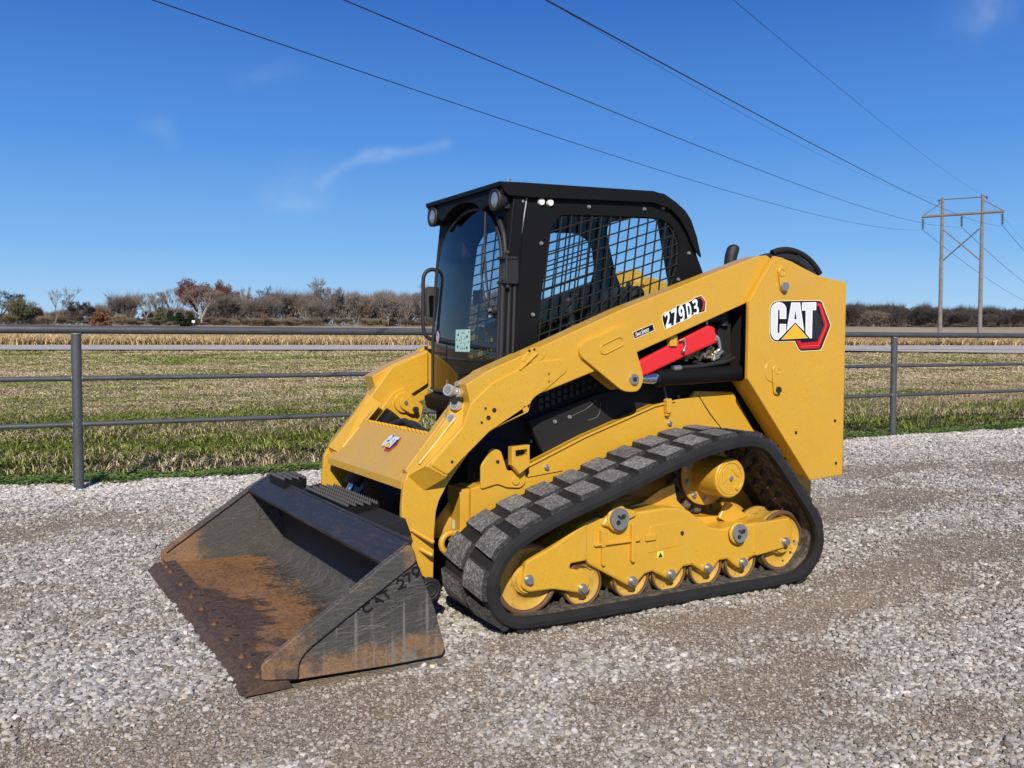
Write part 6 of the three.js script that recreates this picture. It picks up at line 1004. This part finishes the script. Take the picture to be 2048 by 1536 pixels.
// ---------------------------------------------------------------- lettering on the loader
{
  const poly = (g, p, s, ox = 0, oy = 0) => { g.beginPath(); p.forEach((q, i) => (i ? g.lineTo((q[0] - ox) * s, (q[1] - oy) * s) : g.moveTo((q[0] - ox) * s, (q[1] - oy) * s))); g.closePath(); };
  const canvasTex = (w, h, f) => { const c = document.createElement('canvas'); c.width = w; c.height = h; f(c.getContext('2d')); const t = new THREE.CanvasTexture(c); t.colorSpace = THREE.SRGBColorSpace; return t; };
  const emblem = canvasTex(1024, 768, (g) => {
    const s = 0.5; g.fillStyle = '#f0dc9a'; g.fillRect(0, 0, 1024, 768);
    poly(g, GLYPH.core, s); g.fillStyle = '#08080a'; g.fill();
    poly(g, GLYPH.red, s); g.fillStyle = '#c4181c'; g.fill(); g.lineJoin = 'round';
    g.strokeStyle = '#e8484a'; g.lineWidth = 9; g.beginPath(); for (const [i, q] of [[1450, 235], [1515, 235], [1690, 772], [1470, 1290], [1020, 1318]].entries()) i ? g.lineTo(q[0] * s, q[1] * s) : g.moveTo(q[0] * s, q[1] * s); g.stroke();
    g.strokeStyle = '#7d0d12'; g.lineWidth = 7; g.beginPath(); for (const [i, q] of [[1490, 292], [1625, 775], [1444, 1190], [1032, 1220]].entries()) i ? g.lineTo(q[0] * s, q[1] * s) : g.moveTo(q[0] * s, q[1] * s); g.stroke();
    g.strokeStyle = '#55504f'; g.lineWidth = 3; for (let j = 0; j < 12; j++) for (let i = 0; i < 5; i++) { const x = 1345 + i * 74 + (j % 2) * 37, y = 440 + j * 60; const half = 120 + (1 - Math.abs(y - 775) / 420) * 130; if (x > 1330 + half) continue; g.beginPath(); for (let k = 0; k < 6; k++) g.lineTo((x + 34 * Math.sin(k / 6 * 6.283)) * s, (y + 34 * Math.cos(k / 6 * 6.283)) * s); g.closePath(); g.stroke(); }
    g.lineWidth = 9; g.lineJoin = 'miter'; g.strokeStyle = '#ffffff'; g.fillStyle = '#dcdfe2';
    for (const k of ['C', 'A', 'T']) { poly(g, GLYPH[k], s); g.fill(); g.stroke(); }
    poly(g, GLYPH.a, s); g.fillStyle = '#08080a'; g.fill();
    poly(g, [[875, 690], [1245, 1110], [1200, 1150], [500, 1165], [480, 1120]], s); g.fillStyle = '#08080a'; g.fill();
    poly(g, GLYPH.V, s); g.fillStyle = '#e6b92c'; g.fill(); g.strokeStyle = '#f3d98a'; g.lineWidth = 4; g.stroke();
  });
  // a sticker cut to an outline given in artwork units, carried onto a surface by f(u, v)
  const sticker = (parent, name, outline, W, H, f, map, rough = 0.4) => {
    const sg = new THREE.ShapeGeometry(shapeOf(outline.map(([x, y]) => [x, -y]))).toNonIndexed(), p = sg.attributes.position, uv = sg.attributes.uv;
    for (let i = 0; i < p.count; i++) { const u = p.getX(i) / W, v = -p.getY(i) / H; uv.setXY(i, u, 1 - v); p.setXYZ(i, ...f(u, v)); }
    sg.computeVertexNormals(); return put(parent, name, [sg], new THREE.MeshStandardMaterial({ map, roughness: rough }), true);
  };
  const quad = (c) => (u, v) => [0, 1, 2].map((k) => mix(mix(c[0][k], c[1][k], u), mix(c[2][k], c[3][k], u), v));
  sticker(loader, 'emblem', GLYPH.base, 2048, 1536, quad([[0.7697, 1.5702, 0.7025], [1.4103, 1.5869, 0.7025], [0.7756, 1.2368, 0.7025], [1.4188, 1.2330, 0.7025]]), emblem);
  { const o = [-1.167, 0.8275, 0.0578], ex = [-0.0026, -0.0031, 0.1451], ey = [-0.0528, -0.0575, -0.0122], n = [-0.77 * 0.004, 0.64 * 0.004, 0];
    sticker(cross, 'emblem', GLYPH.base, 2048, 1536, (u, v) => [0, 1, 2].map((k) => o[k] + ex[k] * (u * 2048 - 250) / 1310 + ey[k] * (v * 1536 - 160) / 1030 + n[k]), emblem); }
  const armF = quad([[-0.1344, 1.5737, 0.6625], [0.4701, 1.5910, 0.6625], [-0.1322, 1.2929, 0.6625], [0.4743, 1.2926, 0.6625]]);
  const armTex = canvasTex(1024, 626, (g) => {
    const s = 0.5; g.fillStyle = '#f3e2a8'; g.fillRect(0, 0, 1024, 626);
    poly(g, [[842, 600], [905, 512], [965, 512], [1150, 412], [1180, 352], [1280, 350], [1335, 318], [1445, 270], [1525, 240], [1585, 180], [1735, 130], [1845, 265], [1818, 480], [1635, 533], [1585, 528], [1425, 638], [1295, 698], [1175, 748], [905, 890], [852, 700]], s); g.fillStyle = '#08080a'; g.fill();
    poly(g, [[1650, 182], [1735, 150], [1830, 268], [1800, 440], [1750, 478], [1745, 440], [1770, 410], [1790, 280], [1725, 180], [1665, 200]], s); g.fillStyle = '#c23a40'; g.fill();
    g.save(); g.transform(815 / 5 * s, -362 / 5 * s, -48 * s, -345 * s, 905 * s, 882 * s); g.fillStyle = '#f2f4f7'; g.strokeStyle = '#f2f4f7';
    [...'279D3'].forEach((ch, i) => { g.save(); g.translate(i + 0.05, 0); g.font = 'bold 100px sans-serif'; const m = g.measureText(ch), k = 0.84 / m.width; g.scale(k, -1 / 72); g.lineWidth = 2.5; g.fillText(ch, 0, 0); g.strokeText(ch, 0, 0); g.restore(); }); g.restore();
    poly(g, [[190, 968], [622, 778], [655, 910], [228, 1108]], s); g.fillStyle = '#08080a'; g.fill();
    g.save(); g.transform(400 * s, -180 * s, -10 * s, -95 * s, 240 * s, 1075 * s); g.fillStyle = '#f2f4f7'; g.strokeStyle = '#f2f4f7'; g.scale(1 / 620, -1 / 72); g.lineWidth = 1;
    let x = 0; for (const [ch, z] of [['T', 100], ['W', 78], ['O', 78], [' ', 60], ['S', 100], ['P', 78], ['E', 78], ['E', 78], ['D', 78]]) { g.font = 'bold ' + z + 'px sans-serif'; g.save(); g.translate(x, 0); g.transform(1, 0, -0.2, 1, 0, 0); g.fillText(ch, 0, 0); g.strokeText(ch, 0, 0); g.restore(); x += g.measureText(ch).width * 1.06; } g.restore();
  });
  sticker(loader, 'model_number', [[820, 600], [895, 495], [960, 493], [1138, 395], [1168, 335], [1275, 330], [1325, 300], [1440, 252], [1515, 222], [1575, 162], [1742, 108], [1868, 260], [1838, 498], [1640, 555], [1592, 550], [1434, 658], [1302, 718], [1182, 768], [895, 915], [830, 705]], 2048, 1252, armF, armTex);
  sticker(loader, 'speed_label', [[172, 960], [632, 758], [675, 920], [222, 1132]], 2048, 1252, armF, armTex);
}
renderer.render(scene, camera);
